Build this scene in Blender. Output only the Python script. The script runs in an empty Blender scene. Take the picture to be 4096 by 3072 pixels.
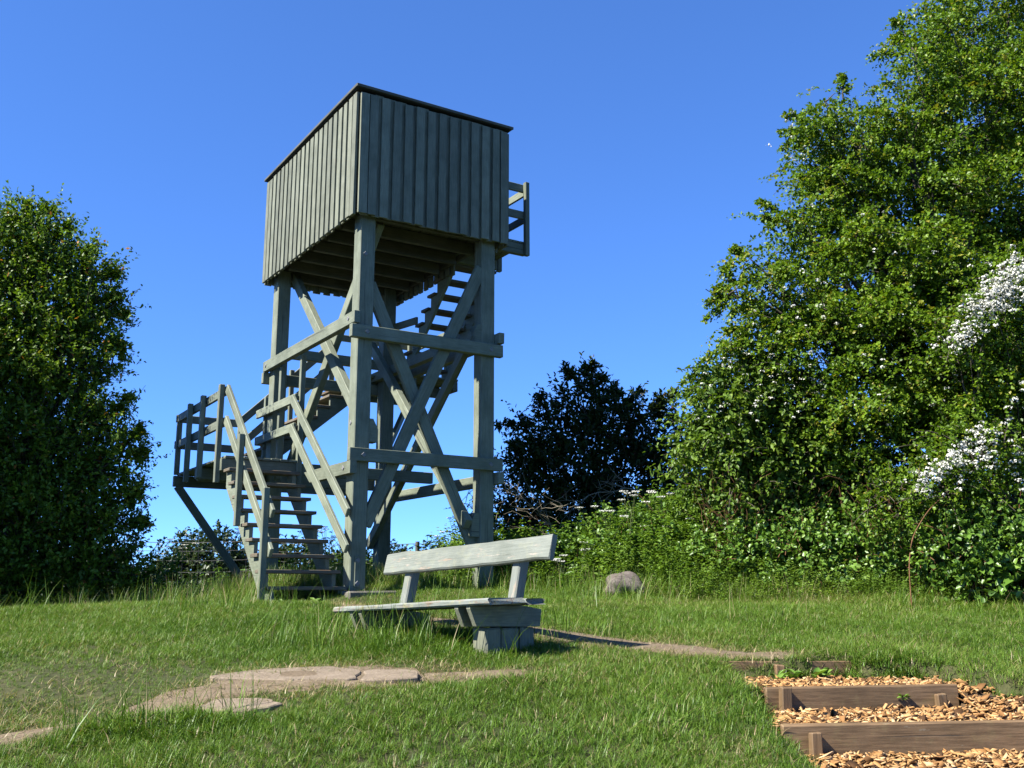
import bpy, bmesh, math
import numpy as np
from mathutils import Vector, Matrix

rng = np.random.default_rng(7)
R = math.radians
SC = bpy.context.scene
COL = SC.collection

# ------------------------------------------------------------------ camera, sky, sun, exposure
EYE = 1.6
cam_d = bpy.data.cameras.new('camera')
cam_d.sensor_width = 36.0
cam_d.lens = 35.06
cam_d.clip_start = 0.05
cam_d.clip_end = 3000
cam = bpy.data.objects.new('camera', cam_d)
COL.objects.link(cam)
cam.location = (0, 0, EYE)
cam.rotation_euler = (R(90 + 11.68), 0, 0)
SC.camera = cam

SUN_AZ = 207.0      # direction the light comes from, degrees from +X, counter-clockwise
SUN_EL = 44.5
sun_from = Vector((math.cos(R(SUN_AZ)) * math.cos(R(SUN_EL)), math.sin(R(SUN_AZ)) * math.cos(R(SUN_EL)), math.sin(R(SUN_EL))))
world = bpy.data.worlds.new('World')
SC.world = world
world.use_nodes = True
wn = world.node_tree
wn.nodes.clear()
sky = wn.nodes.new('ShaderNodeTexSky')
sky.sky_type = 'NISHITA'
sky.sun_disc = False
sky.sun_elevation = R(SUN_EL)
sky.sun_rotation = R(90 - SUN_AZ)
sky.altitude = 0
sky.air_density = 0.5
sky.dust_density = 0.0
sky.ozone_density = 3.0
ga = wn.nodes.new('ShaderNodeGamma')          # the camera's soft shoulder: an even, saturated blue
ga.inputs['Gamma'].default_value = 0.75
hs = wn.nodes.new('ShaderNodeMix')
hs.data_type = 'RGBA'
hs.blend_type = 'MULTIPLY'
hs.inputs[0].default_value = 1.0
hs.inputs[7].default_value = (0.86, 1.54, 2.66, 1)
bg = wn.nodes.new('ShaderNodeBackground')
bg.inputs['Strength'].default_value = 0.05
wo = wn.nodes.new('ShaderNodeOutputWorld')
wn.links.new(sky.outputs[0], ga.inputs['Color'])
wn.links.new(ga.outputs[0], hs.inputs[6])
wn.links.new(hs.outputs[2], bg.inputs['Color'])
wn.links.new(bg.outputs[0], wo.inputs['Surface'])

sd = bpy.data.lights.new('sun', 'SUN')
sd.energy = 5.0
sd.angle = R(0.53)
sd.color = (1.0, 0.95, 0.87)
so = bpy.data.objects.new('sun', sd)
COL.objects.link(so)
so.location = (-20, -5, 25)
so.rotation_euler = (-sun_from).to_track_quat('-Z', 'Y').to_euler()

SC.view_settings.view_transform = 'Standard'
SC.view_settings.look = 'None'
SC.view_settings.exposure = 1.85
SC.view_settings.gamma = 1.0
SC.view_settings.use_curve_mapping = False
SC.cycles.max_bounces = 4
SC.cycles.diffuse_bounces = 2
SC.cycles.glossy_bounces = 1
SC.cycles.transmission_bounces = 2

# ------------------------------------------------------------------ materials
def nodes_of(name):
    m = bpy.data.materials.new(name)
    m.use_nodes = True
    nt = m.node_tree
    nt.nodes.clear()
    return m, nt, nt.nodes, nt.links

def N(nt, kind, **kw):
    n = nt.nodes.new(kind)
    for k, v in kw.items():
        if k in n.inputs:
            n.inputs[k].default_value = v
        else:
            setattr(n, k, v)
    return n

def ramp(nt, fac, stops):
    r = nt.nodes.new('ShaderNodeValToRGB')
    el = r.color_ramp.elements
    while len(el) < len(stops):
        el.new(0.5)
    for e, (p, c) in zip(el, stops):
        e.position = p
        e.color = (*c, 1) if len(c) == 3 else c
    nt.links.new(fac, r.inputs[0])
    return r.outputs[0]

def mix(nt, fac, a, b, mode='MIX'):
    m = nt.nodes.new('ShaderNodeMix')
    m.data_type = 'RGBA'
    m.blend_type = mode
    for s, v in ((m.inputs[0], fac), (m.inputs[6], a), (m.inputs[7], b)):
        if isinstance(v, (int, float)):
            s.default_value = v
        elif isinstance(v, tuple):
            s.default_value = (*v, 1)
        else:
            nt.links.new(v, s)
    return m.outputs[2]

def math_n(nt, op, a, b=0.0):
    m = nt.nodes.new('ShaderNodeMath')
    m.operation = op
    for s, v in ((m.inputs[0], a), (m.inputs[1], b)):
        if isinstance(v, (int, float)):
            s.default_value = v
        else:
            nt.links.new(v, s)
    return m.outputs[0]

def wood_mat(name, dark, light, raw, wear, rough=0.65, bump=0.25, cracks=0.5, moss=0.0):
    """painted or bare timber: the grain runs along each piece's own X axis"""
    m, nt, ns, L = nodes_of(name)
    tc = N(nt, 'ShaderNodeTexCoord')
    oi = N(nt, 'ShaderNodeObjectInfo')
    off = N(nt, 'ShaderNodeVectorMath', operation='MULTIPLY_ADD')
    L.new(oi.outputs['Random'], off.inputs[0])
    off.inputs[1].default_value = (17.0, 31.0, 23.0)
    L.new(tc.outputs['Object'], off.inputs[2])
    mp = N(nt, 'ShaderNodeMapping')
    mp.inputs['Scale'].default_value = (1.6, 26, 26)
    L.new(off.outputs[0], mp.inputs[0])
    grain = N(nt, 'ShaderNodeTexNoise', Scale=3.0, Detail=6.0, Roughness=0.65)
    L.new(mp.outputs[0], grain.inputs['Vector'])
    blot = N(nt, 'ShaderNodeTexNoise', Scale=3.5, Detail=4.0, Roughness=0.6)
    L.new(off.outputs[0], blot.inputs['Vector'])
    base = ramp(nt, grain.outputs['Fac'], [(0.3, dark), (0.68, light)])
    tone = math_n(nt, 'MULTIPLY_ADD', oi.outputs['Random'], 0.30)
    tone.node.inputs[2].default_value = 0.87
    cb = N(nt, 'ShaderNodeCombineColor')
    for i in range(3):
        L.new(tone, cb.inputs[i])
    base = mix(nt, 1.0, base, cb.outputs[0], 'MULTIPLY')
    stain = ramp(nt, blot.outputs['Fac'], [(0.33, (0.58, 0.6, 0.56)), (0.6, (1, 1, 1))])
    base = mix(nt, 0.7, base, stain, 'MULTIPLY')
    # peeled paint in long flakes
    mp2 = N(nt, 'ShaderNodeMapping')
    mp2.inputs['Scale'].default_value = (3.0, 16, 16)
    L.new(off.outputs[0], mp2.inputs[0])
    peel = N(nt, 'ShaderNodeTexNoise', Scale=1.6, Detail=7.0, Roughness=0.7)
    L.new(mp2.outputs[0], peel.inputs['Vector'])
    pf = ramp(nt, peel.outputs['Fac'], [(0.74 - wear, (0, 0, 0)), (0.79 - wear, (1, 1, 1))])
    rawc = ramp(nt, grain.outputs['Fac'], [(0.3, raw[0]), (0.7, raw[1])])
    base = mix(nt, pf, base, rawc)
    # dark drying cracks along the grain
    mp3 = N(nt, 'ShaderNodeMapping')
    mp3.inputs['Scale'].default_value = (0.8, 34, 34)
    L.new(off.outputs[0], mp3.inputs[0])
    cr = N(nt, 'ShaderNodeTexNoise', Scale=1.0, Detail=3.0)
    L.new(mp3.outputs[0], cr.inputs['Vector'])
    cf = ramp(nt, cr.outputs['Fac'], [(0.29, (1, 1, 1)), (0.33, (0, 0, 0))])
    base = mix(nt, math_n(nt, 'MULTIPLY', cf, cracks), base, (0.03, 0.03, 0.025))
    if moss > 0:
        ms = N(nt, 'ShaderNodeTexNoise', Scale=14.0, Detail=5.0)
        L.new(off.outputs[0], ms.inputs['Vector'])
        mf = ramp(nt, ms.outputs['Fac'], [(0.55, (0, 0, 0)), (0.66, (1, 1, 1))])
        base = mix(nt, math_n(nt, 'MULTIPLY', mf, moss), base, (0.20, 0.19, 0.07))
    bs = N(nt, 'ShaderNodeBsdfPrincipled', Roughness=rough)
    bs.inputs['Specular IOR Level'].default_value = 0.3
    L.new(base, bs.inputs['Base Color'])
    bp = N(nt, 'ShaderNodeBump', Strength=bump, Distance=0.01)
    L.new(math_n(nt, 'SUBTRACT', grain.outputs['Fac'], math_n(nt, 'MULTIPLY', cf, cracks)), bp.inputs['Height'])
    L.new(bp.outputs[0], bs.inputs['Normal'])
    o = N(nt, 'ShaderNodeOutputMaterial')
    L.new(bs.outputs[0], o.inputs[0])
    return m

def noise_mat(name, stops, scale=6.0, rough=0.9, bump=0.4, detail=8.0, coords='Object', dist=0.02, fine=None):
    m, nt, ns, L = nodes_of(name)
    tc = N(nt, 'ShaderNodeTexCoord')
    n1 = N(nt, 'ShaderNodeTexNoise', Scale=scale, Detail=detail, Roughness=0.65)
    L.new(tc.outputs[coords], n1.inputs['Vector'])
    c = ramp(nt, n1.outputs['Fac'], stops)
    if fine:
        n2 = N(nt, 'ShaderNodeTexNoise', Scale=fine, Detail=4.0)
        L.new(tc.outputs[coords], n2.inputs['Vector'])
        c = mix(nt, 0.8, c, ramp(nt, n2.outputs['Fac'], [(0.3, (0.55, 0.53, 0.5)), (0.65, (1, 1, 1))]), 'MULTIPLY')
    bs = N(nt, 'ShaderNodeBsdfPrincipled', Roughness=rough)
    bs.inputs['Specular IOR Level'].default_value = 0.2
    L.new(c, bs.inputs['Base Color'])
    bp = N(nt, 'ShaderNodeBump', Strength=bump, Distance=dist)
    L.new(n1.outputs['Fac'], bp.inputs['Height'])
    L.new(bp.outputs[0], bs.inputs['Normal'])
    o = N(nt, 'ShaderNodeOutputMaterial')
    L.new(bs.outputs[0], o.inputs[0])
    return m

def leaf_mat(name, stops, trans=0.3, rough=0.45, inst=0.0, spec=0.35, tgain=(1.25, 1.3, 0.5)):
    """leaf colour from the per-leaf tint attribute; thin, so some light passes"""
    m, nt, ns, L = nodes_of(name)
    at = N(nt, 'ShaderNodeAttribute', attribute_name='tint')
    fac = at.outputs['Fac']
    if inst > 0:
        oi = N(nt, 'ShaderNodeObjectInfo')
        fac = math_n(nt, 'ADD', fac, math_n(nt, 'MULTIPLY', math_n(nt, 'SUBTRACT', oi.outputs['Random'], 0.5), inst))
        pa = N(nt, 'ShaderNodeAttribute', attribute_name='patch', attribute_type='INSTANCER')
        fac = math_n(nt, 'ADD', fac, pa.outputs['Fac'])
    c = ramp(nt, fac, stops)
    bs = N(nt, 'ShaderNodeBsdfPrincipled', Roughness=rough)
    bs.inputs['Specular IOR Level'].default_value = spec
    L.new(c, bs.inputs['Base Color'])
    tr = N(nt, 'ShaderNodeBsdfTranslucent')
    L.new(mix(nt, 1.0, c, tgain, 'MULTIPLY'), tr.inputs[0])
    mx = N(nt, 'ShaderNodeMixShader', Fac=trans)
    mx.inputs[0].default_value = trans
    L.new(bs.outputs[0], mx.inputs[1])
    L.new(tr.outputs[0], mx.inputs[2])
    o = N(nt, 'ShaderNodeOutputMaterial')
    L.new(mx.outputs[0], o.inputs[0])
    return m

RAW = ((0.0696, 0.0535, 0.0375), (0.1712, 0.1498, 0.1177))
M = {}
M['paint'] = wood_mat('grey_green_paint', (0.0905, 0.1027, 0.0722), (0.1479, 0.1636, 0.1201), RAW, 0.07, bump=0.25, cracks=0.75)
M['wall'] = wood_mat('grey_green_cladding', (0.0915, 0.0995, 0.0690), (0.1466, 0.1546, 0.1118), RAW, 0.10, bump=0.25, cracks=0.5)
M['tread'] = wood_mat('worn_tread_wood', (0.0674, 0.0562, 0.0375), (0.1274, 0.1161, 0.0899), ((0.0824, 0.0487, 0.0262), (0.1348, 0.0899, 0.0525)), 0.2)
M['bench'] = wood_mat('bench_paint', (0.1017, 0.1134, 0.0957), (0.1405, 0.1522, 0.1300), ((0.1255, 0.0895, 0.0569), (0.2329, 0.2212, 0.1913)), 0.155, bump=0.45, cracks=0.9, moss=0.1)
M['seat'] = wood_mat('bench_seat_paint', (0.1017, 0.1134, 0.0986), (0.1373, 0.1494, 0.1315), ((0.0895, 0.0658, 0.0420), (0.1671, 0.1433, 0.1134)), 0.2, bump=0.5, cracks=0.9, moss=0.35)
M['under'] = wood_mat('bench_frame_wood', (0.085, 0.090, 0.062), (0.150, 0.155, 0.110), RAW, 0.08, moss=0.25)
M['step'] = wood_mat('brown_step_timber', (0.075, 0.046, 0.022), (0.165, 0.105, 0.055), ((0.15, 0.125, 0.085), (0.21, 0.175, 0.12)), 0.08, cracks=0.7, moss=0.1)
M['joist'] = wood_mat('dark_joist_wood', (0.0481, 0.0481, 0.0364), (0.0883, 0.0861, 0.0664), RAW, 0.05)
M['felt'] = noise_mat('roof_felt', [(0.3, (0.0128, 0.0137, 0.0137)), (0.7, (0.0257, 0.0257, 0.0249))], 20)
M['metal'] = noise_mat('galvanised_metal', [(0.3, (0.1123, 0.1123, 0.1092)), (0.7, (0.1605, 0.1605, 0.1573))], 30, rough=0.45)
M['wire'] = noise_mat('fence_wire', [(0.3, (0.0535, 0.0535, 0.0535)), (0.7, (0.0963, 0.0963, 0.0963))], 30, rough=0.5)
M['concrete'] = noise_mat('dusty_concrete', [(0.3, (0.1348, 0.1061, 0.0740)), (0.7, (0.2044, 0.1653, 0.1218))], 7, bump=0.5, fine=90)
M['footing'] = noise_mat('footing_concrete', [(0.3, (0.0856, 0.0813, 0.0642)), (0.7, (0.1456, 0.1369, 0.1113))], 9, bump=0.6, fine=60)
M['soil'] = noise_mat('soil_and_moss', [(0.25, (0.0323, 0.0272, 0.0117)), (0.5, (0.0355, 0.0420, 0.0129)), (0.75, (0.0645, 0.0580, 0.0258))], 3.0, fine=40)
M['dirt'] = noise_mat('trodden_dirt', [(0.25, (0.0806, 0.0586, 0.0347)), (0.5, (0.1318, 0.1006, 0.0659)), (0.75, (0.1650, 0.1318, 0.0918))], 5.0, bump=0.7, fine=55)
M['chipbed'] = noise_mat('chip_bed', [(0.3, (0.0428, 0.0257, 0.0129)), (0.7, (0.1284, 0.0813, 0.0428))], 30, bump=1.0, fine=80)
M['stone'] = noise_mat('boulder_stone', [(0.25, (0.0682, 0.0545, 0.0446)), (0.5, (0.1123, 0.0954, 0.0819)), (0.75, (0.1432, 0.1260, 0.1055))], 9, bump=0.8, fine=45)
M['bark'] = noise_mat('bark', [(0.3, (0.0267, 0.0214, 0.0160)), (0.7, (0.0910, 0.0776, 0.0589))], 14, bump=0.8)
M['twig'] = noise_mat('pale_dead_twig', [(0.3, (0.1177, 0.1016, 0.0696)), (0.7, (0.2247, 0.1980, 0.1445))], 14)
M['cane'] = noise_mat('red_brown_cane', [(0.3, (0.07, 0.030, 0.014)), (0.7, (0.16, 0.085, 0.042))], 14)
M['stem'] = noise_mat('green_stem', [(0.3, (0.0375, 0.0535, 0.0160)), (0.7, (0.0696, 0.0856, 0.0321))], 14)
M['haw'] = leaf_mat('hawthorn_leaf', [(0.0, (0.0334, 0.0668, 0.0063)), (0.45, (0.0730, 0.1350, 0.0090)), (0.8, (0.1203, 0.1885, 0.0125)), (0.97, (0.1774, 0.1614, 0.0229))], 0.32, spec=0.22)
M['dog'] = leaf_mat('dogwood_leaf', [(0.0, (0.0298, 0.0621, 0.0079)), (0.5, (0.0725, 0.1279, 0.0134)), (1.0, (0.1194, 0.1736, 0.0238))], 0.3, spec=0.22)
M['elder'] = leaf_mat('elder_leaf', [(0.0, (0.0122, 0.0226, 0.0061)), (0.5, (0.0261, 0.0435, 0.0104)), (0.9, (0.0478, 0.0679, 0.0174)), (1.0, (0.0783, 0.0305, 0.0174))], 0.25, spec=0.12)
M['left'] = leaf_mat('blackthorn_leaf', [(0.0, (0.0279, 0.0551, 0.0056)), (0.5, (0.0702, 0.1293, 0.0096)), (0.9, (0.1404, 0.2042, 0.0160)), (0.99, (0.2426, 0.1054, 0.0263))], 0.28, spec=0.22)
M['bramble'] = leaf_mat('bramble_leaf', [(0.0, (0.0356, 0.0777, 0.0112)), (0.5, (0.0759, 0.1482, 0.0187)), (1.0, (0.1397, 0.2176, 0.0338))], 0.25, rough=0.4)
M['hedge'] = leaf_mat('hedge_leaf', [(0.0, (0.0111, 0.0228, 0.0065)), (0.5, (0.0222, 0.0421, 0.0117)), (1.0, (0.0456, 0.0684, 0.0193))], 0.25)
M['grass'] = leaf_mat('grass_blade', [(0.0, (0.0265, 0.0629, 0.0053)), (0.35, (0.0563, 0.1159, 0.0106)), (0.7, (0.0994, 0.1623, 0.0186)), (0.86, (0.1457, 0.1788, 0.0397)), (0.92, (0.215, 0.165, 0.085)), (1.0, (0.27, 0.215, 0.12))], 0.24, rough=0.45, inst=0.34, spec=0.22)
M['blossom'] = leaf_mat('white_blossom', [(0.0, (0.3668, 0.3668, 0.2958)), (0.5, (0.4614, 0.4614, 0.4141)), (1.0, (0.4969, 0.4969, 0.4614))], 0.2, rough=0.8, spec=0.1, tgain=(1, 1, 0.95))
M['chip'] = leaf_mat('wood_chip', [(0.0, (0.05, 0.025, 0.010)), (0.25, (0.17, 0.085, 0.03)), (0.65, (0.31, 0.175, 0.068)), (1.0, (0.40, 0.27, 0.14))], 0.0, rough=0.8, spec=0.15)

# ------------------------------------------------------------------ object helpers
def tag(o, label=None, cat=None, group=None, kind=None):
    if label: o['label'] = label
    if cat: o['category'] = cat
    if group: o['group'] = group
    if kind: o['kind'] = kind
    return o

def link(o, parent=None):
    COL.objects.link(o)
    if parent is not None:
        o.parent = parent
    return o

def empty(name, loc, rz=0.0):
    o = bpy.data.objects.new(name, None)
    o.empty_display_size = 0.3
    o.location = loc
    o.rotation_euler = (0, 0, rz)
    return link(o)

def fast_mesh(name, V, F, mat, tint=None, smooth=False):
    """V (n,3), F (m,k) with one polygon size k"""
    V = np.ascontiguousarray(V, np.float32)
    F = np.ascontiguousarray(F, np.int32)
    me = bpy.data.meshes.new(name)
    me.vertices.add(len(V))
    me.vertices.foreach_set('co', V.ravel())
    k = F.shape[1]
    me.loops.add(F.size)
    me.loops.foreach_set('vertex_index', F.ravel())
    me.polygons.add(len(F))
    me.polygons.foreach_set('loop_start', np.arange(0, F.size, k, dtype=np.int32))
    me.polygons.foreach_set('loop_total', np.full(len(F), k, np.int32))
    if smooth:
        me.polygons.foreach_set('use_smooth', np.ones(len(F), bool))
    if tint is not None:
        a = me.attributes.new('tint', 'FLOAT', 'POINT')
        a.data.foreach_set('value', np.ascontiguousarray(tint, np.float32))
    me.materials.append(mat)
    me.update(calc_edges=True)
    return me

def mesh_obj(name, me, parent=None, loc=(0, 0, 0)):
    o = bpy.data.objects.new(name, me)
    o.location = loc
    return link(o, parent)

def bm_mesh(name, bm, mat, smooth=False):
    me = bpy.data.meshes.new(name)
    bm.normal_update()
    bm.to_mesh(me)
    bm.free()
    if smooth:
        for p in me.polygons: p.use_smooth = True
    me.materials.append(mat)
    return me

def box_mesh(name, lx, ly, lz, mat, bevel=0.006, jit=0.0):
    bm = bmesh.new()
    bmesh.ops.create_cube(bm, size=1.0)
    for v in bm.verts:
        v.co = Vector((v.co.x * lx, v.co.y * ly, v.co.z * lz))
        if jit:
            v.co += Vector(rng.uniform(-jit, jit, 3))
    if bevel:
        bmesh.ops.bevel(bm, geom=list(bm.edges), offset=min(bevel, 0.3 * min(lx, ly, lz)), segments=1, affect='EDGES')
    return bm_mesh(name, bm, mat)

def frame(p0, p1, wdir):
    x = (Vector(p1) - Vector(p0))
    ln = x.length
    x.normalize()
    w = Vector(wdir)
    y = (w - x * w.dot(x)).normalized()
    z = x.cross(y)
    m = Matrix((x, y, z)).transposed().to_4x4()
    m.translation = (Vector(p0) + Vector(p1)) / 2
    return m, ln

def beam(name, p0, p1, width, thick, wdir, parent, mat='paint', bevel=0.007, jit=0.002):
    """straight timber from p0 to p1 (centre line), width measured along wdir"""
    m, ln = frame(p0, p1, wdir)
    me = box_mesh(name, ln, width, thick, M[mat], bevel, jit)
    o = bpy.data.objects.new(name, me)
    link(o, parent)
    o.matrix_basis = m
    return o

def bar(name, x0, x1, y0, y1, z0, z1, parent, mat='paint', bevel=0.007, jit=0.002):
    """axis aligned timber in the parent's frame, grain along its longest side"""
    d = (x1 - x0, y1 - y0, z1 - z0)
    c = ((x0 + x1) / 2, (y0 + y1) / 2, (z0 + z1) / 2)
    a = max(range(3), key=lambda i: d[i])
    p0 = list(c); p1 = list(c)
    p0[a] -= d[a] / 2; p1[a] += d[a] / 2
    b = (a + 1) % 3
    w = [0, 0, 0]; w[b] = 1
    return beam(name, p0, p1, d[b], d[(a + 2) % 3], w, parent, mat, bevel, jit)

def prism(name, poly, axis_o, ux, uz, un, thick, parent, mat='paint', along=None):
    """polygon (2-D) extruded by thick along un; object X axis follows ux"""
    bm = bmesh.new()
    a = [bm.verts.new((p[0], -thick / 2, p[1])) for p in poly]
    b = [bm.verts.new((p[0], thick / 2, p[1])) for p in poly]
    n = len(poly)
    bm.faces.new(a); bm.faces.new(list(reversed(b)))
    for i in range(n):
        bm.faces.new((a[i], b[i], b[(i + 1) % n], a[(i + 1) % n]))
    bmesh.ops.recalc_face_normals(bm, faces=list(bm.faces))
    me = bm_mesh(name, bm, M[mat])
    x = Vector(ux).normalized(); z = Vector(uz).normalized(); y = z.cross(x)
    m = Matrix((x, y, z)).transposed().to_4x4()
    m.translation = Vector(axis_o)
    o = bpy.data.objects.new(name, me)
    link(o, parent)
    o.matrix_basis = m
    return o

def tubes(paths, sides=6):
    """paths: list of (points (k,3), radii (k,)) -> V, F quads"""
    Vs, Fs, b = [], [], 0
    ang = np.arange(sides) / sides * 2 * math.pi
    for P, r in paths:
        P = np.asarray(P, float); r = np.asarray(r, float)
        k = len(P)
        T = np.gradient(P, axis=0)
        T /= np.linalg.norm(T, axis=1)[:, None] + 1e-9
        ref = np.where(np.abs(T[:, 2:3]) > 0.9, np.array([[1.0, 0, 0]]), np.array([[0, 0, 1.0]]))
        U = np.cross(T, ref); U /= np.linalg.norm(U, axis=1)[:, None] + 1e-9
        W = np.cross(T, U)
        ring = P[:, None, :] + r[:, None, None] * (np.cos(ang)[None, :, None] * U[:, None, :] + np.sin(ang)[None, :, None] * W[:, None, :])
        Vs.append(ring.reshape(-1, 3))
        i = np.arange(k - 1)[:, None] * sides; j = np.arange(sides)[None, :]; jn = (j + 1) % sides
        Fs.append(np.stack([b + i + j, b + i + jn, b + i + sides + jn, b + i + sides + j], -1).reshape(-1, 4))
        b += k * sides
    return np.concatenate(Vs), np.concatenate(Fs)

def unit(a):
    return a / (np.linalg.norm(a, axis=-1, keepdims=True) + 1e-9)

def curve(p0, p1, sag=0.0, k=7, wob=0.05):
    p0 = np.asarray(p0, float); p1 = np.asarray(p1, float)
    f = np.linspace(0, 1, k)[:, None]
    ln = np.linalg.norm(p1 - p0)
    P = p0 + (p1 - p0) * f
    P[:, 2] += sag * ln * (f[:, 0] * (1 - f[:, 0])) * 4
    P[1:-1] += rng.normal(0, wob * ln * 0.3, (k - 2, 3))
    return P

# ------------------------------------------------------------------ terrain
PY = [-60, 0, 4, 5, 5.6, 6.3, 7.2, 8.3, 9.5, 11, 12, 12.7, 14, 16, 18, 22, 30, 60, 120, 1500]
PZ = [-6, -1.6, -1.0, -.82, -.71, -.585, -.47, -.36, -.26, -.17, -.12, -.03, .06, .07, -.05, -.55, -1.9, -5, -8, -8]
def sstep(a, b, x):
    t = np.clip((x - a) / (b - a), 0, 1)
    return t * t * (3 - 2 * t)

def chip_zone(x, y):
    """1 inside the wood-chip stairway"""
    left = np.interp(y, [3.5, 5.4, 6.3, 7.1], [1.35, 1.42, 1.50, 1.44])
    right = np.interp(y, [3.5, 5.6, 6.3, 6.9, 7.1], [4.2, 3.7, 3.2, 2.85, 2.6])
    return ((x > left) & (x < right) & (y > 3.5) & (y < np.where(x < 2.3, 7.04 + (x - 1.4) * .09, 6.96))).astype(float)

def chip_level(x, y):
    yl = 5.48 + (x - 1.41) * 0.127
    yu = 6.25 + (x - 1.52) * 0.164
    ramp_ = -.715 + .12 * sstep(5.9, 6.9, y)
    up_ = np.where(x > 2.76, ramp_, np.where(y < yu - 0.015, -0.715, -0.595))
    return np.where(y < yl - 0.015, -0.85 + (np.minimum(y, 5.4) - 5.4) * 0.05, up_)

def bank(x, y):
    """0..1: the overgrown bank along the bushes at the right"""
    yb = 12.35 - .36 * np.maximum(x - 2.5, 0)
    return sstep(0, 2.0, y - yb) * sstep(.9, 2.3, x) * sstep(26, 19, y)

def height(x, y):
    x = np.asarray(x, float); y = np.asarray(y, float)
    z = np.interp(y, PY, PZ)
    near = np.exp(-np.maximum(np.abs(y - 9) - 9, 0) / 6)
    z = z + near * (0.022 * np.sin(1.7 * x + 0.6 * y) * np.sin(1.3 * y - 0.4 * x) + 0.012 * np.sin(4.1 * x + 1.0) * np.sin(3.7 * y + 2.0))
    # worn hollow in front of the stairs and the eroded edge at the left of the path
    z = z - 0.10 * np.exp(-(((x + 2.55) / 0.45) ** 2 + ((y - 12.0) / 0.35) ** 2))
    z = z - 0.07 * np.exp(-(((x + 1.55) / 0.5) ** 2 + ((y - 11.75) / 0.3) ** 2))
    z = z - 0.06 * np.exp(-(((x + 2.1) / 0.7) ** 2 + ((y - 5.9) / 0.3) ** 2))
    z = z - 0.5 * sstep(-2.2, -6.5, x) * sstep(0, 3.6, y - (11.4 + .45 * (x + 2.2)))
    z = z + .55 * bank(x, y)
    c = chip_zone(x, y)
    z = np.where(c > 0.5, np.minimum(chip_level(x, y - .16), chip_level(x, y)) - 0.06, z)
    return z + EYE

def ground_grid(xs, ys):
    X, Y = np.meshgrid(xs, ys)
    Z = height(X, Y)
    nx, ny = len(xs), len(ys)
    V = np.stack([X, Y, Z], -1).reshape(-1, 3)
    i = np.arange(ny - 1)[:, None] * nx; j = np.arange(nx - 1)[None, :]
    F = np.stack([i + j, i + j + 1, i + nx + j + 1, i + nx + j], -1).reshape(-1, 4)
    return V, F

xs = np.concatenate([[-900, -400, -200, -100, -60, -40, -28, -20, -15], np.arange(-12, 12.01, 0.1), [15, 20, 28, 40, 60, 100, 200, 400, 900]])
ys = np.concatenate([[-50, -30, -15, -6, 0, 2], np.arange(3, 20.01, 0.1), [21, 22, 24, 27, 30, 36, 45, 60, 90, 130, 200, 400, 700, 1400]])
V, F = ground_grid(xs, ys)
tag(mesh_obj('ground', fast_mesh('ground', V, F, M['soil'], smooth=True)), 'grassy hilltop ground under the lookout tower', 'ground', kind='structure')

# trodden dirt trails
TRAILS = [
    ([(-3.3, 4.6), (-2.9, 5.25), (-2.35, 5.7), (-1.95, 6.15), (-1.5, 6.5), (-1.0, 6.62), (-.6, 6.75)], [.05, .08, .08, .14, .28, .32, .22], 'bare trodden path running along the slab in front of the bench'),
    ([(1.95, 7.3), (1.65, 7.33), (1.05, 7.7), (.4, 8.2), (-.2, 8.75), (-.85, 9.35), (-1.4, 10.4), (-1.9, 11.5)], [.12, .18, .24, .25, .20, .18, .14, .24], 'narrow dirt trail from the chip steps behind the bench to the tower'),
    ([(-.55, 6.62), (-.2, 6.7), (.1, 6.75)], [.14, .12, .08], 'small bare earth patch at the foot of the bench'),
]
def seg_dist(x, y, pts, wid):
    """signed-ish distance ratio to a polyline with varying half width (<1 inside)"""
    best = np.full(np.shape(x), 9.0)
    for (a, b, wa, wb) in zip(pts[:-1], pts[1:], wid[:-1], wid[1:]):
        ax, ay = a; bx, by = b
        t = np.clip(((x - ax) * (bx - ax) + (y - ay) * (by - ay)) / ((bx - ax) ** 2 + (by - ay) ** 2), 0, 1)
        d = np.hypot(x - ax - t * (bx - ax), y - ay - t * (by - ay)) / (wa + (wb - wa) * t)
        best = np.minimum(best, d)
    return best

for pts, wid, lab in TRAILS:
    P = np.array(pts, float); wd = np.array(wid)
    f = np.linspace(0, len(P) - 1, len(P) * 8)
    c = np.stack([np.interp(f, np.arange(len(P)), P[:, i]) for i in range(2)], 1)
    w = np.interp(f, np.arange(len(P)), wd) * (1 + 0.18 * np.sin(f * 5.0) + 0.1 * np.sin(f * 13.0))
    T = unit(np.gradient(c, axis=0)); Nn = np.stack([-T[:, 1], T[:, 0]], 1)
    rows = np.linspace(-1.15, 1.15, 7)
    XY = c[:, None, :] + Nn[:, None, :] * (w[:, None, None] * rows[None, :, None])
    Z = height(XY[..., 0], XY[..., 1]) + 0.012 - 0.014 * np.abs(rows)[None, :] ** 4 / 1.15 ** 4
    V = np.concatenate([XY, Z[..., None]], -1).reshape(-1, 3)
    k = len(c); i = np.arange(k - 1)[:, None] * 7; j = np.arange(6)[None, :]
    F = np.stack([i + j, i + j + 1, i + 7 + j + 1, i + 7 + j], -1).reshape(-1, 4)
    tag(mesh_obj('dirt_path', fast_mesh('dirt_path', V, F[:, ::-1], M['dirt'], smooth=True)), lab, 'path', kind='structure')

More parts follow.
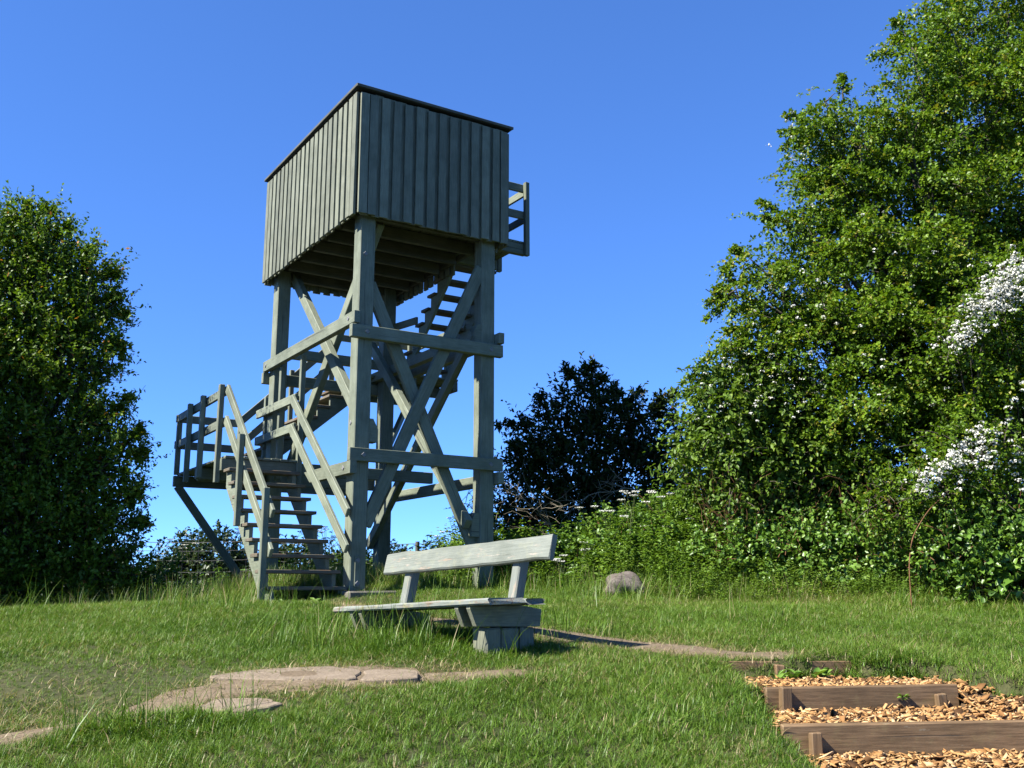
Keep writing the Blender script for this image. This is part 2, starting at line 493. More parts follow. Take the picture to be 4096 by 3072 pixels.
# ------------------------------------------------------------------ lookout tower: local x along its short side, y along its long side
TW = empty('lookout_tower', (-2.0, 12.5, EYE), R(32.2))
tag(TW, 'tall grey-green timber lookout tower with boarded cabin and outside stairs', 'tower')
PW = 0.215                     # post thickness
SX, SY = 1.86, 3.23            # post spacing
X1, Y1 = SX + PW, SY + PW
for (px, py, zb) in ((0, 0, -0.02), (SX, 0, -0.12), (0, SY, -0.12), (SX, SY, -0.12)):
    bar('post', px, px + PW, py, py + PW, zb, 5.02, TW, bevel=0.012)
ft = mesh_obj('footing', box_mesh('footing', 0.62, 0.66, 0.36, M['footing'], 0.02, 0.012), TW, (0.19, 0.02, -0.195))
# horizontal girts: two levels, long sides half a timber off the short sides
bar('girt', -.115, 2.165, -.09, -.002, 3.185, 3.36, TW)
bar('girt', -.09, 2.165, -.09, -.002, 1.59, 1.755, TW)
bar('girt', -.10, 2.2, Y1 + .002, Y1 + .09, 3.19, 3.37, TW)
bar('girt', -.09, -.002, -.085, 3.51, 3.375, 3.54, TW)
bar('girt', X1 + .002, X1 + .09, -.12, 3.6, 3.375, 3.53, TW)
bar('girt', X1 + .002, X1 + .09, -.12, 3.6, 1.415, 1.575, TW)
prism('girt', [(-.115, 1.43), (1.26, 1.43), (1.48, 1.588), (-.115, 1.588)], (-.046, 0, 0), (0, 1, 0), (0, 0, 1), None, 0.088, TW)
bar('girt', .22, 2.0, SY + .03, SY + .12, 3.60, 3.76, TW)
bar('girt', SX - .12, SX - .005, .9, 3.46, 3.40, 3.55, TW)
# braces
beam('brace', (.205, .055, .80), (1.87, .055, 4.47), .165, .075, (1, 0, 0), TW)
beam('brace', (.205, .145, 4.0), (1.87, .145, .50), .165, .075, (1, 0, 0), TW)
beam('brace', (.27, 3.2, 4.90), (.27, .12, 1.92), .16, .10, (0, 1, 0), TW)
beam('brace', (.385, .25, 4.93), (.385, 3.5, 1.82), .16, .10, (0, 1, 0), TW)
beam('brace', (1.79, 3.45, .70), (1.79, .1, 3.53), .15, .10, (0, 1, 0), TW)
beam('brace', (1.67, .0, .86), (1.67, 3.3, 4.0), .15, .10, (0, 1, 0), TW)
for (bx, by, bz, h) in ((.217, .01, 1.86, .30), (SX - .125, .01, .70, .32), (SX - .11, .0, 3.36, .28)):
    prism('brace_block', [(0, 0), (.12, 0), (.12, h * .55), (.05, h), (0, h)] if bx < 1 else [(0, 0), (.12, 0), (.12, h), (.05, h), (0, h * .6)], (bx, by + .09, bz), (1, 0, 0), (0, 0, 1), None, 0.17, TW)
# square washers and bolt heads
def bolt(x, y, z, face):
    r = 0.028
    if face == 's':
        o = mesh_obj('bolt', box_mesh('bolt', .05, .012, .05, M['metal'], .004), TW, (x, y, z))
    else:
        o = mesh_obj('bolt', box_mesh('bolt', .012, .05, .05, M['metal'], .004), TW, (x, y, z))
    o.rotation_euler = (0, R(45), 0) if face == 's' else (R(45), 0, 0)
for a in ((.10, -.095, 3.27), (1.97, -.095, 3.27), (.10, -.095, 1.67), (1.97, -.095, 1.67), (.08, -.004, 4.35)):
    bolt(*a, 's')
for a in ((-.095, .1, 3.46), (-.095, 3.38, 3.46), (-.095, .1, 1.51), (-.004, .12, 2.1)):
    bolt(*a, 't')
pl = bar('splice_plate', .06, .135, -.016, -.001, .03, .42, TW, 'paint')
for zz in (.08, .36):
    bolt(.10, -.02, zz, 's')

# ---- cabin
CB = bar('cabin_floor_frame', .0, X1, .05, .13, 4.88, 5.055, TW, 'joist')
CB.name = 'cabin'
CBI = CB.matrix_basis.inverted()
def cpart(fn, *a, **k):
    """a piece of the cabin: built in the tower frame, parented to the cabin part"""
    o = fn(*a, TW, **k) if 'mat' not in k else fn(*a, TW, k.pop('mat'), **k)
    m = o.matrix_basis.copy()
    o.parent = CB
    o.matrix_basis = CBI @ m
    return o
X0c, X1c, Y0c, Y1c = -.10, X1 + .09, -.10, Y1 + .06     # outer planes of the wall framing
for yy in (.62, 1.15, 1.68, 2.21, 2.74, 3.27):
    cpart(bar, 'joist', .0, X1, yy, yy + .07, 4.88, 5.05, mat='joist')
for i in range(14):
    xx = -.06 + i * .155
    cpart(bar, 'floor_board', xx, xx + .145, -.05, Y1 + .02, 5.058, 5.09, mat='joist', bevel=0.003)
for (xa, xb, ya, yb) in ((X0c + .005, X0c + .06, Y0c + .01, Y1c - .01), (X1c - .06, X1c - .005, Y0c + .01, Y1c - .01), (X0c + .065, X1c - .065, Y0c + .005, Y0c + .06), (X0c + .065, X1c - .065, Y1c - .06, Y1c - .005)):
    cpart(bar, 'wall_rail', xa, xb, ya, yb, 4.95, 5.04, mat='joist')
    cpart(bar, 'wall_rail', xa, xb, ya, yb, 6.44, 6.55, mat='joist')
ZB, ZT = 4.83, 6.585
def wall(n, p0, p1, nrm, openings=(), first=0):
    """board-on-board cladding: under-boards, then proud boards over their gaps"""
    p0 = np.array(p0, float); p1 = np.array(p1, float); nv = np.array(nrm, float)
    ln = np.linalg.norm(p1 - p0); d = (p1 - p0) / ln
    pitch = ln / n
    for k in range(n + 1):
        for layer in (0, 1):
            if layer == 0:
                if k == n: continue
                u = (k + 0.5) * pitch; w = 0.125
            else:
                u = k * pitch; w = 0.116 + rng.uniform(-.006, .008)
                u = min(max(u, w / 2 - .02), ln - w / 2 + .02)
            if any(a < u < b for a, b in openings): continue
            off = 0.012 + layer * 0.042
            c = p0 + d * u + nv * off
            zb = ZB + rng.uniform(-.012, .012) + (0.012 if layer == 0 else 0); zt = ZT - rng.uniform(0, .015) - (0.0 if layer == 0 else 0.03)
            lean = d * rng.uniform(-.006, .006)
            o = cpart(beam, 'wall_board', tuple(np.append(c - lean, zb)), tuple(np.append(c + lean, zt)), w, 0.022 + .014 * layer, tuple(np.append(d, 0)), mat='wall', bevel=0.003, jit=0.0012)
wall(13, (X0c, Y0c), (X1c, Y0c), (0, -1))
wall(20, (X0c, Y1c), (X0c, Y0c), (-1, 0))
wall(13, (X1c, Y1c), (X0c, Y1c), (0, 1))
wall(20, (X1c, Y0c), (X1c, Y1c), (1, 0), openings=((.85, 1.6),))
for (cx, cy) in ((X0c - .05, Y0c - .05), (X1c + .05, Y0c - .05)):
    pass
cpart(bar, 'roof_deck', X0c - .075, X1c + .075, Y0c - .075, Y1c + .075, 6.59, 6.625, mat='felt', bevel=0.004)
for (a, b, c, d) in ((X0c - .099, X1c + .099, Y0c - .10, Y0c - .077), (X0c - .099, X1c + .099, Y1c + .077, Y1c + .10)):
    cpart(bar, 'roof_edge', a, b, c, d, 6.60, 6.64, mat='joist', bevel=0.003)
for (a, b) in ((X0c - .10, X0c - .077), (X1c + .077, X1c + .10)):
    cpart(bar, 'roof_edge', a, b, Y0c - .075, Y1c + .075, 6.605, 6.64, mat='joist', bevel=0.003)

# ---- stair flights: saw-tooth strings carry the treads
def flight(o, up, side, w, n, rise, run, z0, mat='paint', first=0, overhang=.03):
    """o: point at the foot (lower front corner), up/side: horizontal unit vectors, n treads; tread k has its top at z0 + k*rise"""
    o = Vector((*o, 0)); up = Vector((*up, 0)); sd_ = Vector((*side, 0))
    TH = 0.045
    root = None
    for e in (0.045, w - 0.045):
        poly = []
        zt = z0 - TH
        poly.append((0.03, zt - rise * 0.98 if first == 0 else zt - .05))
        for k in range(n):
            poly.append((0.03 + k * run, zt + k * rise))
            poly.append((0.03 + (k + 1) * run, zt + k * rise))
        last = poly[-1]
        poly.append((last[0], last[1] - .20))
        poly.append((0.03 + run * 1.05, zt - rise * 0.98 if first == 0 else zt - .12))
        c = o + sd_ * e
        s = prism('string', poly, (c.x, c.y, 0), up, (0, 0, 1), None, 0.05, TW, mat)
        if root is None:
            root = s; root.name = 'stair_flight'
        else:
            m = s.matrix_basis.copy(); s.parent = root; s.matrix_basis = root.matrix_basis.inverted() @ m; s.name = 'string'
    inv = root.matrix_basis.inverted()
    for k in range(n):
        a = o + up * (k * run + run * .5 + rng.uniform(-.004, .004)); z = z0 + k * rise - TH / 2
        p0 = a - sd_ * overhang; p1 = a + sd_ * (w + overhang)
        t = beam('tread', (p0.x, p0.y, z), (p1.x, p1.y, z), run + .035, TH, up, TW, 'tread', .006)
        m = t.matrix_basis.copy(); t.parent = root; t.matrix_basis = inv @ m
    return root
flight((-1.02, -.03), (0, 1), (1, 0), .95, 9, .1975, .224, .045)
flight((-.22, 3.56), (1, 0), (0, 1), .92, 8, .19, .213, 2.01, first=1)
flight((2.19, 3.30), (0, -1), (1, 0), .86, 8, .197, .21, 3.697, first=1)

# ---- landings
def landing(nm, x0, x1, y0, y1, z, along, joists):
    d = 0.035
    root = None
    for (a, b, c, e) in joists:
        j = bar('landing_joist', a, b, c, e, z - d - .175, z - d - .003, TW)
        if root is None:
            root = j; j.name = nm
        else:
            m = j.matrix_basis.copy(); j.parent = root; j.matrix_basis = root.matrix_basis.inverted() @ m; j.name = 'joist'
    inv = root.matrix_basis.inverted()
    if along == 'x':
        n = int(round((y1 - y0) / .128)); p = (y1 - y0) / n
        bs = [(x0, x1, y0 + i * p + .004, y0 + (i + 1) * p - .004) for i in range(n)]
    else:
        n = int(round((x1 - x0) / .128)); p = (x1 - x0) / n
        bs = [(x0 + i * p + .004, x0 + (i + 1) * p - .004, y0, y1) for i in range(n)]
    for (a, b, c, e) in bs:
        q = rng.uniform(-.012, .012)
        t = bar('deck_board', a, b, c, e + q * (along == 'y'), z - d, z, TW, 'paint', .004)
        m = t.matrix_basis.copy(); t.parent = root; t.matrix_basis = inv @ m
landing('lower_landing', -1.04, .0, 2.0, 4.62, 1.82, 'y', [(-1.08, 2.2, 2.03, 2.12), (-1.09, 1.95, 4.57, 4.66), (-1.08, -.03, 3.3, 3.39), (-1.0, 1.9, 3.52, 3.60)])
landing('upper_landing', 1.52, 3.08, 3.3, 4.55, 3.50, 'y', [(1.5, 3.1, 3.50, 3.59), (1.5, 3.1, 4.46, 4.55)])
landing('upper_landing', 2.2, 3.08, 2.85, 3.29, 3.50, 'x', [(2.22, 2.30, 2.86, 3.29), (2.99, 3.08, 2.86, 3.29)])
landing('top_landing', X1c + .08, 3.05, .65, 1.62, 5.27, 'y', [(X1 + .02, 3.03, .65, .735), (X1 + .02, 3.03, 1.5, 1.585)])
beam('landing_strut', (-1.02, 4.615, 1.62), (.24, 4.615, -.02), .12, .075, (0, 0, 1), TW)
beam('landing_strut', (2.9, 4.4, 3.30), (2.05, 3.5, 2.2), .11, .07, (0, 0, 1), TW)

# ---- railings
def rail_set(posts, rails, pw=.075, pt=.075, name='railing'):
    root = None
    for (x, y, z0, z1, side) in posts:
        o = bar('rail_post', x - pw / 2, x + pw / 2, y - pt / 2, y + pt / 2, z0, z1, TW)
        if root is None:
            root = o; o.name = name
        else:
            m = o.matrix_basis.copy(); o.parent = root; o.matrix_basis = root.matrix_basis.inverted() @ m
    inv = root.matrix_basis.inverted()
    for (p0, p1, h, th) in rails:
        o = beam('rail', p0, p1, h, th, (0, 0, 1), TW)
        m = o.matrix_basis.copy(); o.parent = root; o.matrix_basis = inv @ m
xo = -1.105
rail_set([(xo, .0, -.12, 1.2, 0), (xo, 1.09, .80, 1.99, 0)],
         [((xo + .063, -.1, .88), (xo + .063, 2.06, 2.77), .13, .045), ((xo + .063, -.1, .42), (xo + .063, 2.06, 2.33), .13, .045)])
rail_set([(xo, 2.14, 1.45, 2.83, 0), (xo, 3.06, 1.60, 2.82, 0), (xo, 3.78, 1.60, 2.81, 0), (xo + .06, 4.63, 1.80, 2.64, 0)],
         [((xo + .065, 2.10, 2.745), (xo + .065, 4.74, 2.72), .125, .045), ((xo + .065, 2.10, 2.30), (xo + .065, 4.74, 2.285), .125, .045)])
rail_set([(-.05, 4.66, 1.80, 2.80, 0)],
         [((-1.08, 4.73, 2.72), (.03, 4.73, 2.73), .125, .045), ((-1.08, 4.73, 2.29), (.03, 4.73, 2.29), .125, .045)])
# inner side of the first flight and its landing
xi = -.045
rail_set([(xi + .075, 2.035, 1.42, 3.37, 0), (xi + .075, 2.92, 1.62, 3.37, 0), (xi + .07, 3.58, 1.62, 3.0, 0)],
         [((xi - .01, 2.03, 2.73), (xi - .01, 3.78, 2.735), .13, .045), ((xi - .01, 2.03, 2.30), (xi - .01, 3.78, 2.305), .13, .045),
          ((xi - .06, 2.05, 2.72), (xi - .06, -.13, .93), .13, .045), ((xi - .06, 2.05, 2.29), (xi - .06, -.13, .49), .13, .045)])
# second flight
rail_set([(.75, 4.53, 2.5, 3.70, 0), (1.5, 4.60, 3.3, 4.45, 0)],
         [((-.05, 4.60, 2.76), (1.62, 4.60, 4.38), .12, .045), ((.0, 4.60, 2.40), (1.62, 4.60, 3.98), .12, .045)])
rail_set([(3.02, 4.60, 3.3, 4.5, 0)],
         [((1.5, 4.66, 4.43), (3.1, 4.66, 4.43), .12, .045), ((1.5, 4.66, 4.0), (3.1, 4.66, 4.0), .12, .045)])
rail_set([(3.12, 4.50, 3.3, 4.5, 0), (3.12, 3.35, 3.3, 4.5, 0)],
         [((3.18, 4.6, 4.43), (3.18, 3.28, 4.43), .12, .045), ((3.18, 4.6, 4.0), (3.18, 3.28, 4.0), .12, .045)])
# third flight and top landing
rail_set([(3.115, 2.4, 4.0, 5.3, 0)],
         [((3.175, 3.3, 4.40), (3.175, 1.6, 6.05), .12, .045), ((3.175, 3.3, 4.0), (3.175, 1.6, 5.65), .12, .045)])
rail_set([(3.01, .605, 5.03, 6.23, 0), (3.09, 1.55, 5.05, 6.23, 0)],
         [((X1c + .09, .665, 6.14), (3.09, .665, 6.14), .125, .045), ((X1c + .09, .665, 5.70), (3.09, .665, 5.70), .125, .045),
          ((3.06, .69, 6.12), (3.06, 1.62, 6.12), .12, .04), ((3.06, .69, 5.68), (3.06, 1.62, 5.68), .12, .04)])
rail_set([(2.02, 3.50, 3.3, 4.75, 0)], [((2.0, 3.48, 4.35), (2.17, 2.62, 4.35), .12, .045)])

# ------------------------------------------------------------------ bench: local x runs from its near end to its far end, y from front to back
BN = empty('bench', (-.152, 7.0, EYE - .42), math.atan2(.747, -.664))
tag(BN, 'weathered pale green wooden bench with thick plank seat and backrest', 'bench')
# the bench frame is right-handed with y pointing to the front, so "back" is -y
TL = -.043       # it sags towards the far end
def bz(x, z): return z + .42 - .0987 + TL * x
def bplank(name, x0, x1, y, z, width, thick, wdir, mat, parent=BN, bevel=.012, segs=14, rough=.004, chew=0.0):
    """plank along x with slightly uneven edges; chew rots the near end"""
    p0 = (x0, y, bz(x0, z)); p1 = (x1, y, bz(x1, z))
    m, ln = frame(p0, p1, wdir)
    bm = bmesh.new()
    sect = [(-.5, -.5), (.5, -.5), (.5, .5), (-.5, .5)]
    b = bevel
    ring = []
    for (sy, sz) in sect:
        cy, cz = sy * width, sz * thick
        ring += [(cy, cz - math.copysign(b, sz)), (cy - math.copysign(b, sy), cz)] if (sy * sz > 0) else [(cy - math.copysign(b, sy), cz), (cy, cz - math.copysign(b, sz))]
    rows = []
    for i in range(segs + 1):
        x = (i / segs - .5) * ln
        ja = rng.normal(0, rough, 4)
        row = []
        for q, (cy, cz) in enumerate(ring):
            e = ja[0] if cy > 0 else ja[1]
            g = ja[2] if cz > 0 else ja[3]
            xx = x + (rng.uniform(0, chew) if i == 0 else 0)
            row.append(bm.verts.new((xx, cy + e, cz + g * .5)))
        rows.append(row)
    n = len(ring)
    for a, c in zip(rows[:-1], rows[1:]):
        for q in range(n):
            bm.faces.new((a[q], a[(q + 1) % n], c[(q + 1) % n], c[q]))
    bm.faces.new(list(reversed(rows[0]))); bm.faces.new(rows[-1])
    bmesh.ops.recalc_face_normals(bm, faces=list(bm.faces))
    o = bpy.data.objects.new(name, bm_mesh(name, bm, M[mat]))
    link(o, parent); o.matrix_basis = m
    return o
bplank('seat_plank', -.01, 2.01, -.165, .024, .33, .047, (0, 1, 0), 'seat', chew=.05, rough=.003)
bplank('seat_plank', -.02, 2.0, -.437, .021, .185, .045, (0, 1, 0), 'seat', chew=.05, rough=.003)
tilt = Vector((0, -.28, 1)).normalized()
bplank('backrest', -.07, 2.02, -.545, .402, .185, .058, tilt, 'bench', rough=.0035, chew=.012)
for (xa, xb) in ((.265, .40), (1.645, 1.775)):
    for xx in (xa, xb):
        zz = bz(xx, 0)
        prism('bearer', [(-.715, -.03), (-.70, -.155), (-.085, -.14), (-.025, -.018), (-.025, -.002), (-.55, -.004)], (xx, 0, zz), (0, 1, 0), (0, 0, 1), None, .042, BN, 'under')
    xm = (xa + xb) / 2
    zz = bz(xm, 0)
    bar('leg', xa + .023, xb - .023, -.645, -.19, zz - .15, zz - .02, BN, 'under', .012, .004)
    for (ya, yb) in ((-.185, -.325), (-.335, -.50), (-.51, -.655)):
        bar('leg', xa - .012, xb + .012, yb, ya, -.20, zz - .152, BN, 'under', .012, .006)
    p0 = (xm, -.50, zz - .12); p1 = (xm, -.615, zz + .43)
    beam('backrest_post', p0, p1, .085, .10, (1, 0, 0), BN, 'bench', .01, .004)

# ------------------------------------------------------------------ slabs in front of the bench
def slab(pts, zs, thick, lab, name='stone_slab'):
    zs = [z + .022 for z in zs]
    q, qz = [], []
    for i in range(len(pts)):
        a, b = np.array(pts[i]), np.array(pts[(i + 1) % len(pts)])
        for t in (0.12, .37, .63, .88):
            q.append(tuple(a + (b - a) * t + rng.normal(0, .008, 2))); qz.append(zs[i] + (zs[(i + 1) % len(pts)] - zs[i]) * t)
    pts, zs = q, qz
    c = np.mean(np.array(pts), 0); zc = float(np.mean(zs)) + EYE
    bm = bmesh.new()
    top = [bm.verts.new((p[0] - c[0], p[1] - c[1], z + EYE - zc)) for p, z in zip(pts, zs)]
    bot = [bm.verts.new((p[0] - c[0], p[1] - c[1], z + EYE - zc - thick)) for p, z in zip(pts, zs)]
    bm.faces.new(top); bm.faces.new(list(reversed(bot)))
    n = len(pts)
    for i in range(n):
        bm.faces.new((top[i], bot[i], bot[(i + 1) % n], top[(i + 1) % n]))
    bmesh.ops.recalc_face_normals(bm, faces=list(bm.faces))
    bmesh.ops.bevel(bm, geom=list(bm.edges), offset=.007, segments=1, affect='EDGES')
    o = mesh_obj(name, bm_mesh(name, bm, M['concrete']), None, (c[0], c[1], zc))
    tag(o, lab, 'slab')
slab([(-1.95, 6.52), (-1.36, 6.38), (-1.30, 6.42), (-.98, 6.42), (-.97, 6.70), (-1.2, 6.86), (-1.65, 6.74)], [-.555, -.562, -.56, -.555, -.53, -.512, -.525], .07, 'large worn concrete slab set in bare earth before the bench')
slab([(-.95, 6.37), (-.58, 6.42), (-.62, 6.72), (-.95, 6.74)], [-.563, -.553, -.525, -.527], .07, 'small worn concrete slab at the right edge of the large slab')
slab([(-1.80, 5.90), (-1.50, 5.80), (-1.30, 5.95), (-1.45, 6.08), (-1.72, 6.08)], [-.675, -.68, -.655, -.635, -.64], .07, 'sunken slab half buried below the large slab')

# ------------------------------------------------------------------ chip steps: boards and stakes
def chip_step(p0, p1, ztop, h, stakes, lab, th=.04):
    p0 = Vector((*p0, 0)); p1 = Vector((*p1, 0)); d = (p1 - p0).normalized(); nrm = Vector((d.y, -d.x, 0))
    root = empty('timber_step', ((p0.x + p1.x) / 2, (p0.y + p1.y) / 2, ztop + EYE - h), math.atan2(d.y, d.x))
    ln = (p1 - p0).length
    bar('board', -ln / 2, ln / 2, -th / 2, th / 2, 0, h, root, 'step', .006, .004)
    for (u, top, lean) in stakes:
        x = u - ln / 2
        beam('stake', (x, -th / 2 - .032, -.14), (x + lean, -th / 2 - .034, h + top), .062, .06, (1, 0, 0), root, 'step', .006, .004)
    tag(root, lab, 'step')
chip_step((1.41, 5.48), (3.6, 5.76), -.69, .19, [(.16, -.035, .0)], 'lowest brown timber step board holding back wood chips', .045)
chip_step((1.52, 6.25), (2.76, 6.45), -.573, .17, [(.10, .005, .01), (1.13, -.05, -.02)], 'middle brown timber step board with a square stake at its end')
chip_step((1.40, 7.07), (2.35, 7.16), -.478, .13, [(.42, -.02, .0)], 'topmost dark step board overgrown with grass at the trail end')

def chips(n, yr, seed):
    g = np.random.default_rng(seed)
    x = g.uniform(1.3, 3.9, n * 2); y = g.uniform(yr[0], yr[1], n * 2)
    edge = g.normal(0, .05, n * 2)
    ok = (chip_zone(x + edge, y + edge) > .5) & (np.abs(y - (5.48 + (x - 1.41) * .127)) > .045) & (np.abs(y - (6.25 + (x - 1.52) * .164)) > .042)
    x, y = x[ok][:n], y[ok][:n]; n = len(x)
    z = chip_level(x, y) + EYE + g.uniform(-.02, .02, n)
    big = g.random(n) ** 3
    l = .012 + .06 * big + g.uniform(0, .016, n); w = l * g.uniform(.18, .65, n); t = g.uniform(.003, .009, n)
    base = np.array([[a, b, c] for c in (-.5, .5) for b in (-.5, .5) for a in (-.5, .5)])
    Vb = base[None] * np.stack([l, w, t], 1)[:, None, :] * (1 + g.normal(0, .18, (n, 8, 1)))
    a, bb, cc = g.uniform(0, 6.28, n), g.normal(0, .38, n), g.normal(0, .38, n)
    ca, sa, cb, sb, cg, sg = np.cos(a), np.sin(a), np.cos(bb), np.sin(bb), np.cos(cc), np.sin(cc)
    Rm = np.stack([ca * cb, ca * sb * sg - sa * cg, ca * sb * cg + sa * sg, sa * cb, sa * sb * sg + ca * cg, sa * sb * cg - ca * sg, -sb, cb * sg, cb * cg], 1).reshape(n, 3, 3)
    V = np.einsum('nij,nkj->nki', Rm, Vb) + np.stack([x, y, z], 1)[:, None, :]
    f = np.array([[0, 2, 3, 1], [4, 5, 7, 6], [0, 1, 5, 4], [2, 6, 7, 3], [0, 4, 6, 2], [1, 3, 7, 5]])
    F = (f[None] + np.arange(n)[:, None, None] * 8).reshape(-1, 4)
    return V.reshape(-1, 3), F, np.repeat(np.clip(g.normal(.5, .3, n), 0, 1), 8)
V, F, T = chips(13000, (4.4, 7.05), 3)
tag(mesh_obj('wood_chips', fast_mesh('wood_chips', V, F, M['chip'], T)), 'layer of pale orange wood chips on the timber steps', 'wood chips', kind='stuff')
# chip bed under them, one terrace per step
gx = np.linspace(1.3, 4.3, 61)
yl = 5.48 + (gx - 1.41) * 0.127; yu = 6.25 + (gx - 1.52) * 0.164
Vb, Fb, nb = [], [], 0
for (ya, yb, lev) in ((gx * 0 + 3.6, yl - .005, -.85), (yl + .005, yu - .005, -.715), (yu + .005, gx * 0 + 7.1, -.595)):
    v = np.linspace(0, 1, 30)[:, None]
    Y = ya[None] * (1 - v) + yb[None] * v; X = np.repeat(gx[None], 30, 0)
    Z = np.where(lev < -.8, lev + (np.minimum(Y, 5.4) - 5.4) * .05, np.where(X > 2.76, -.715 + .12 * sstep(5.9, 6.9, Y), lev)) + EYE - .012
    a = np.arange(29)[:, None] * 61; b = np.arange(60)[None, :]
    Fb.append(np.stack([a + b, a + b + 1, a + 62 + b, a + 61 + b], -1).reshape(-1, 4) + nb)
    Vb.append(np.stack([X, Y, Z], -1).reshape(-1, 3)); nb += 61 * 30
V = np.concatenate(Vb); F = np.concatenate(Fb)
keep = chip_zone(V[F].mean(1)[:, 0], V[F].mean(1)[:, 1]) > .5
tag(mesh_obj('chip_path', fast_mesh('chip_path', V, F[keep], M['chipbed'])), 'stepped path bed filled with wood chips', 'path', kind='structure')

# ------------------------------------------------------------------ boulder
bm = bmesh.new()
bmesh.ops.create_icosphere(bm, subdivisions=4, radius=1.0)
for v in bm.verts:
    p = v.co
    k = 1 + .16 * math.sin(2.3 * p.x + 1.1) * math.cos(2.9 * p.y) + .09 * math.sin(5 * p.z + 3 * p.x) + .04 * math.sin(9 * p.y + 7 * p.x)
    v.co = Vector((p.x * .27 * k, p.y * .22 * k, p.z * .19 * k))
tag(mesh_obj('boulder', bm_mesh('boulder', bm, M['stone'], True), None, (1.36, 12.4, height(1.36, 12.4) + .09)), 'rounded pinkish grey boulder lying in the grass before the brambles', 'boulder')

# ------------------------------------------------------------------ vegetation
def leaves(P, D, Nn, L, Wd, tint, six=False, fold=.22):
    """leaf blades: a creased diamond (4 corners) or a rounder 6-corner blade, folded along the midrib"""
    S = unit(np.cross(Nn, D)); Nn = unit(np.cross(D, S))
    L = L[:, None]; Wd = Wd[:, None]
    n = len(P)
    if not six:
        a = P; t = P + D * L
        l = P + D * L * .48 + S * Wd * .5 + Nn * Wd * fold
        r = P + D * L * .48 - S * Wd * .5 + Nn * Wd * fold
        V = np.stack([a, r, t, l], 1).reshape(-1, 3)
        F = (np.arange(n)[:, None, None] * 4 + np.array([[0, 1, 2], [0, 2, 3]])[None]).reshape(-1, 3)
        return V, F, np.repeat(tint, 4)
    a = P; t = P + D * L - Nn * L * .12
    l1 = P + D * L * .28 + S * Wd * .46 + Nn * Wd * fold; l2 = P + D * L * .66 + S * Wd * .38 + Nn * Wd * fold * .7
    r1 = P + D * L * .28 - S * Wd * .46 + Nn * Wd * fold; r2 = P + D * L * .66 - S * Wd * .38 + Nn * Wd * fold * .7
    V = np.stack([a, r1, r2, t, l2, l1], 1).reshape(-1, 3)
    F = (np.arange(n)[:, None, None] * 6 + np.array([[0, 1, 2], [0, 2, 3], [0, 3, 4], [0, 4, 5]])[None]).reshape(-1, 3)
    return V, F, np.repeat(tint, 6)

def shoots_on(clumps, dens, g, inner=.5, flat=.9, up=.25, wild=.55, plates=0.0, prad=.3):
    """starting points and directions of leafy shoots over lumpy clumps; a share of them gathered in flat layered sprays"""
    O, D, U, B = [], [], [], []
    for c in clumps:
        c0 = np.array(c[:3]); r = c[3]
        nt = max(6, int(12.57 * r * r * dens))
        n = max(3, int(nt * (1 - plates)))
        u = unit(g.normal(0, 1, (n, 3)))
        ph = g.uniform(0, 6.28, 3)
        lump = 1 + .22 * np.sin(3.1 * u[:, 0] + ph[0]) * np.sin(2.7 * u[:, 1] + ph[1]) + .16 * np.sin(6.3 * u[:, 2] + 5 * u[:, 0] + ph[2])
        rad = r * (inner + (1 - inner) * np.sqrt(g.random(n))) * lump
        if plates > 0: rad *= .86
        o = c0 + u * rad[:, None] * np.array([1, 1, flat])
        d = unit(u * .9 + g.normal(0, wild, (n, 3)) + np.array([0, 0, up]))
        O.append(o); D.append(d); U.append(u); B.append(np.full(n, -.05))
        if plates > 0:
            k = max(2, int(9 * r * r / prad / prad * .42))
            m = max(4, int(nt * plates / k))
            for _ in range(k):
                pu = unit(g.normal(0, 1, 3) + np.array([-.1, -.35, .15]))
                pc = c0 + pu * r * g.uniform(.75, 1.1) * np.array([1, 1, flat])
                h = pu * np.array([1, 1, 0]); h = h / (np.linalg.norm(h) + 1e-6)
                q = np.array([-h[1], h[0], 0])
                pr = prad * g.uniform(.6, 1.3)
                a = g.uniform(-1, 1, m); b = g.uniform(-.8, .8, m) * (1 - .5 * np.maximum(a, 0))
                o = pc + (a[:, None] * h + b[:, None] * q) * pr
                o[:, 2] += .25 * pr - .30 * pr * (a ** 2 + b ** 2) + g.normal(0, .035, m)
                d = unit(h * .8 + b[:, None] * q * .6 + g.normal(0, .35, (m, 3)) + np.array([0, 0, -.05]))
                O.append(o); D.append(d); U.append(np.repeat(unit(pu + np.array([0, 0, .6]))[None], m, 0)); B.append(np.full(m, g.uniform(-.08, .22)))
    return np.concatenate(O), np.concatenate(D), np.concatenate(U), np.concatenate(B)

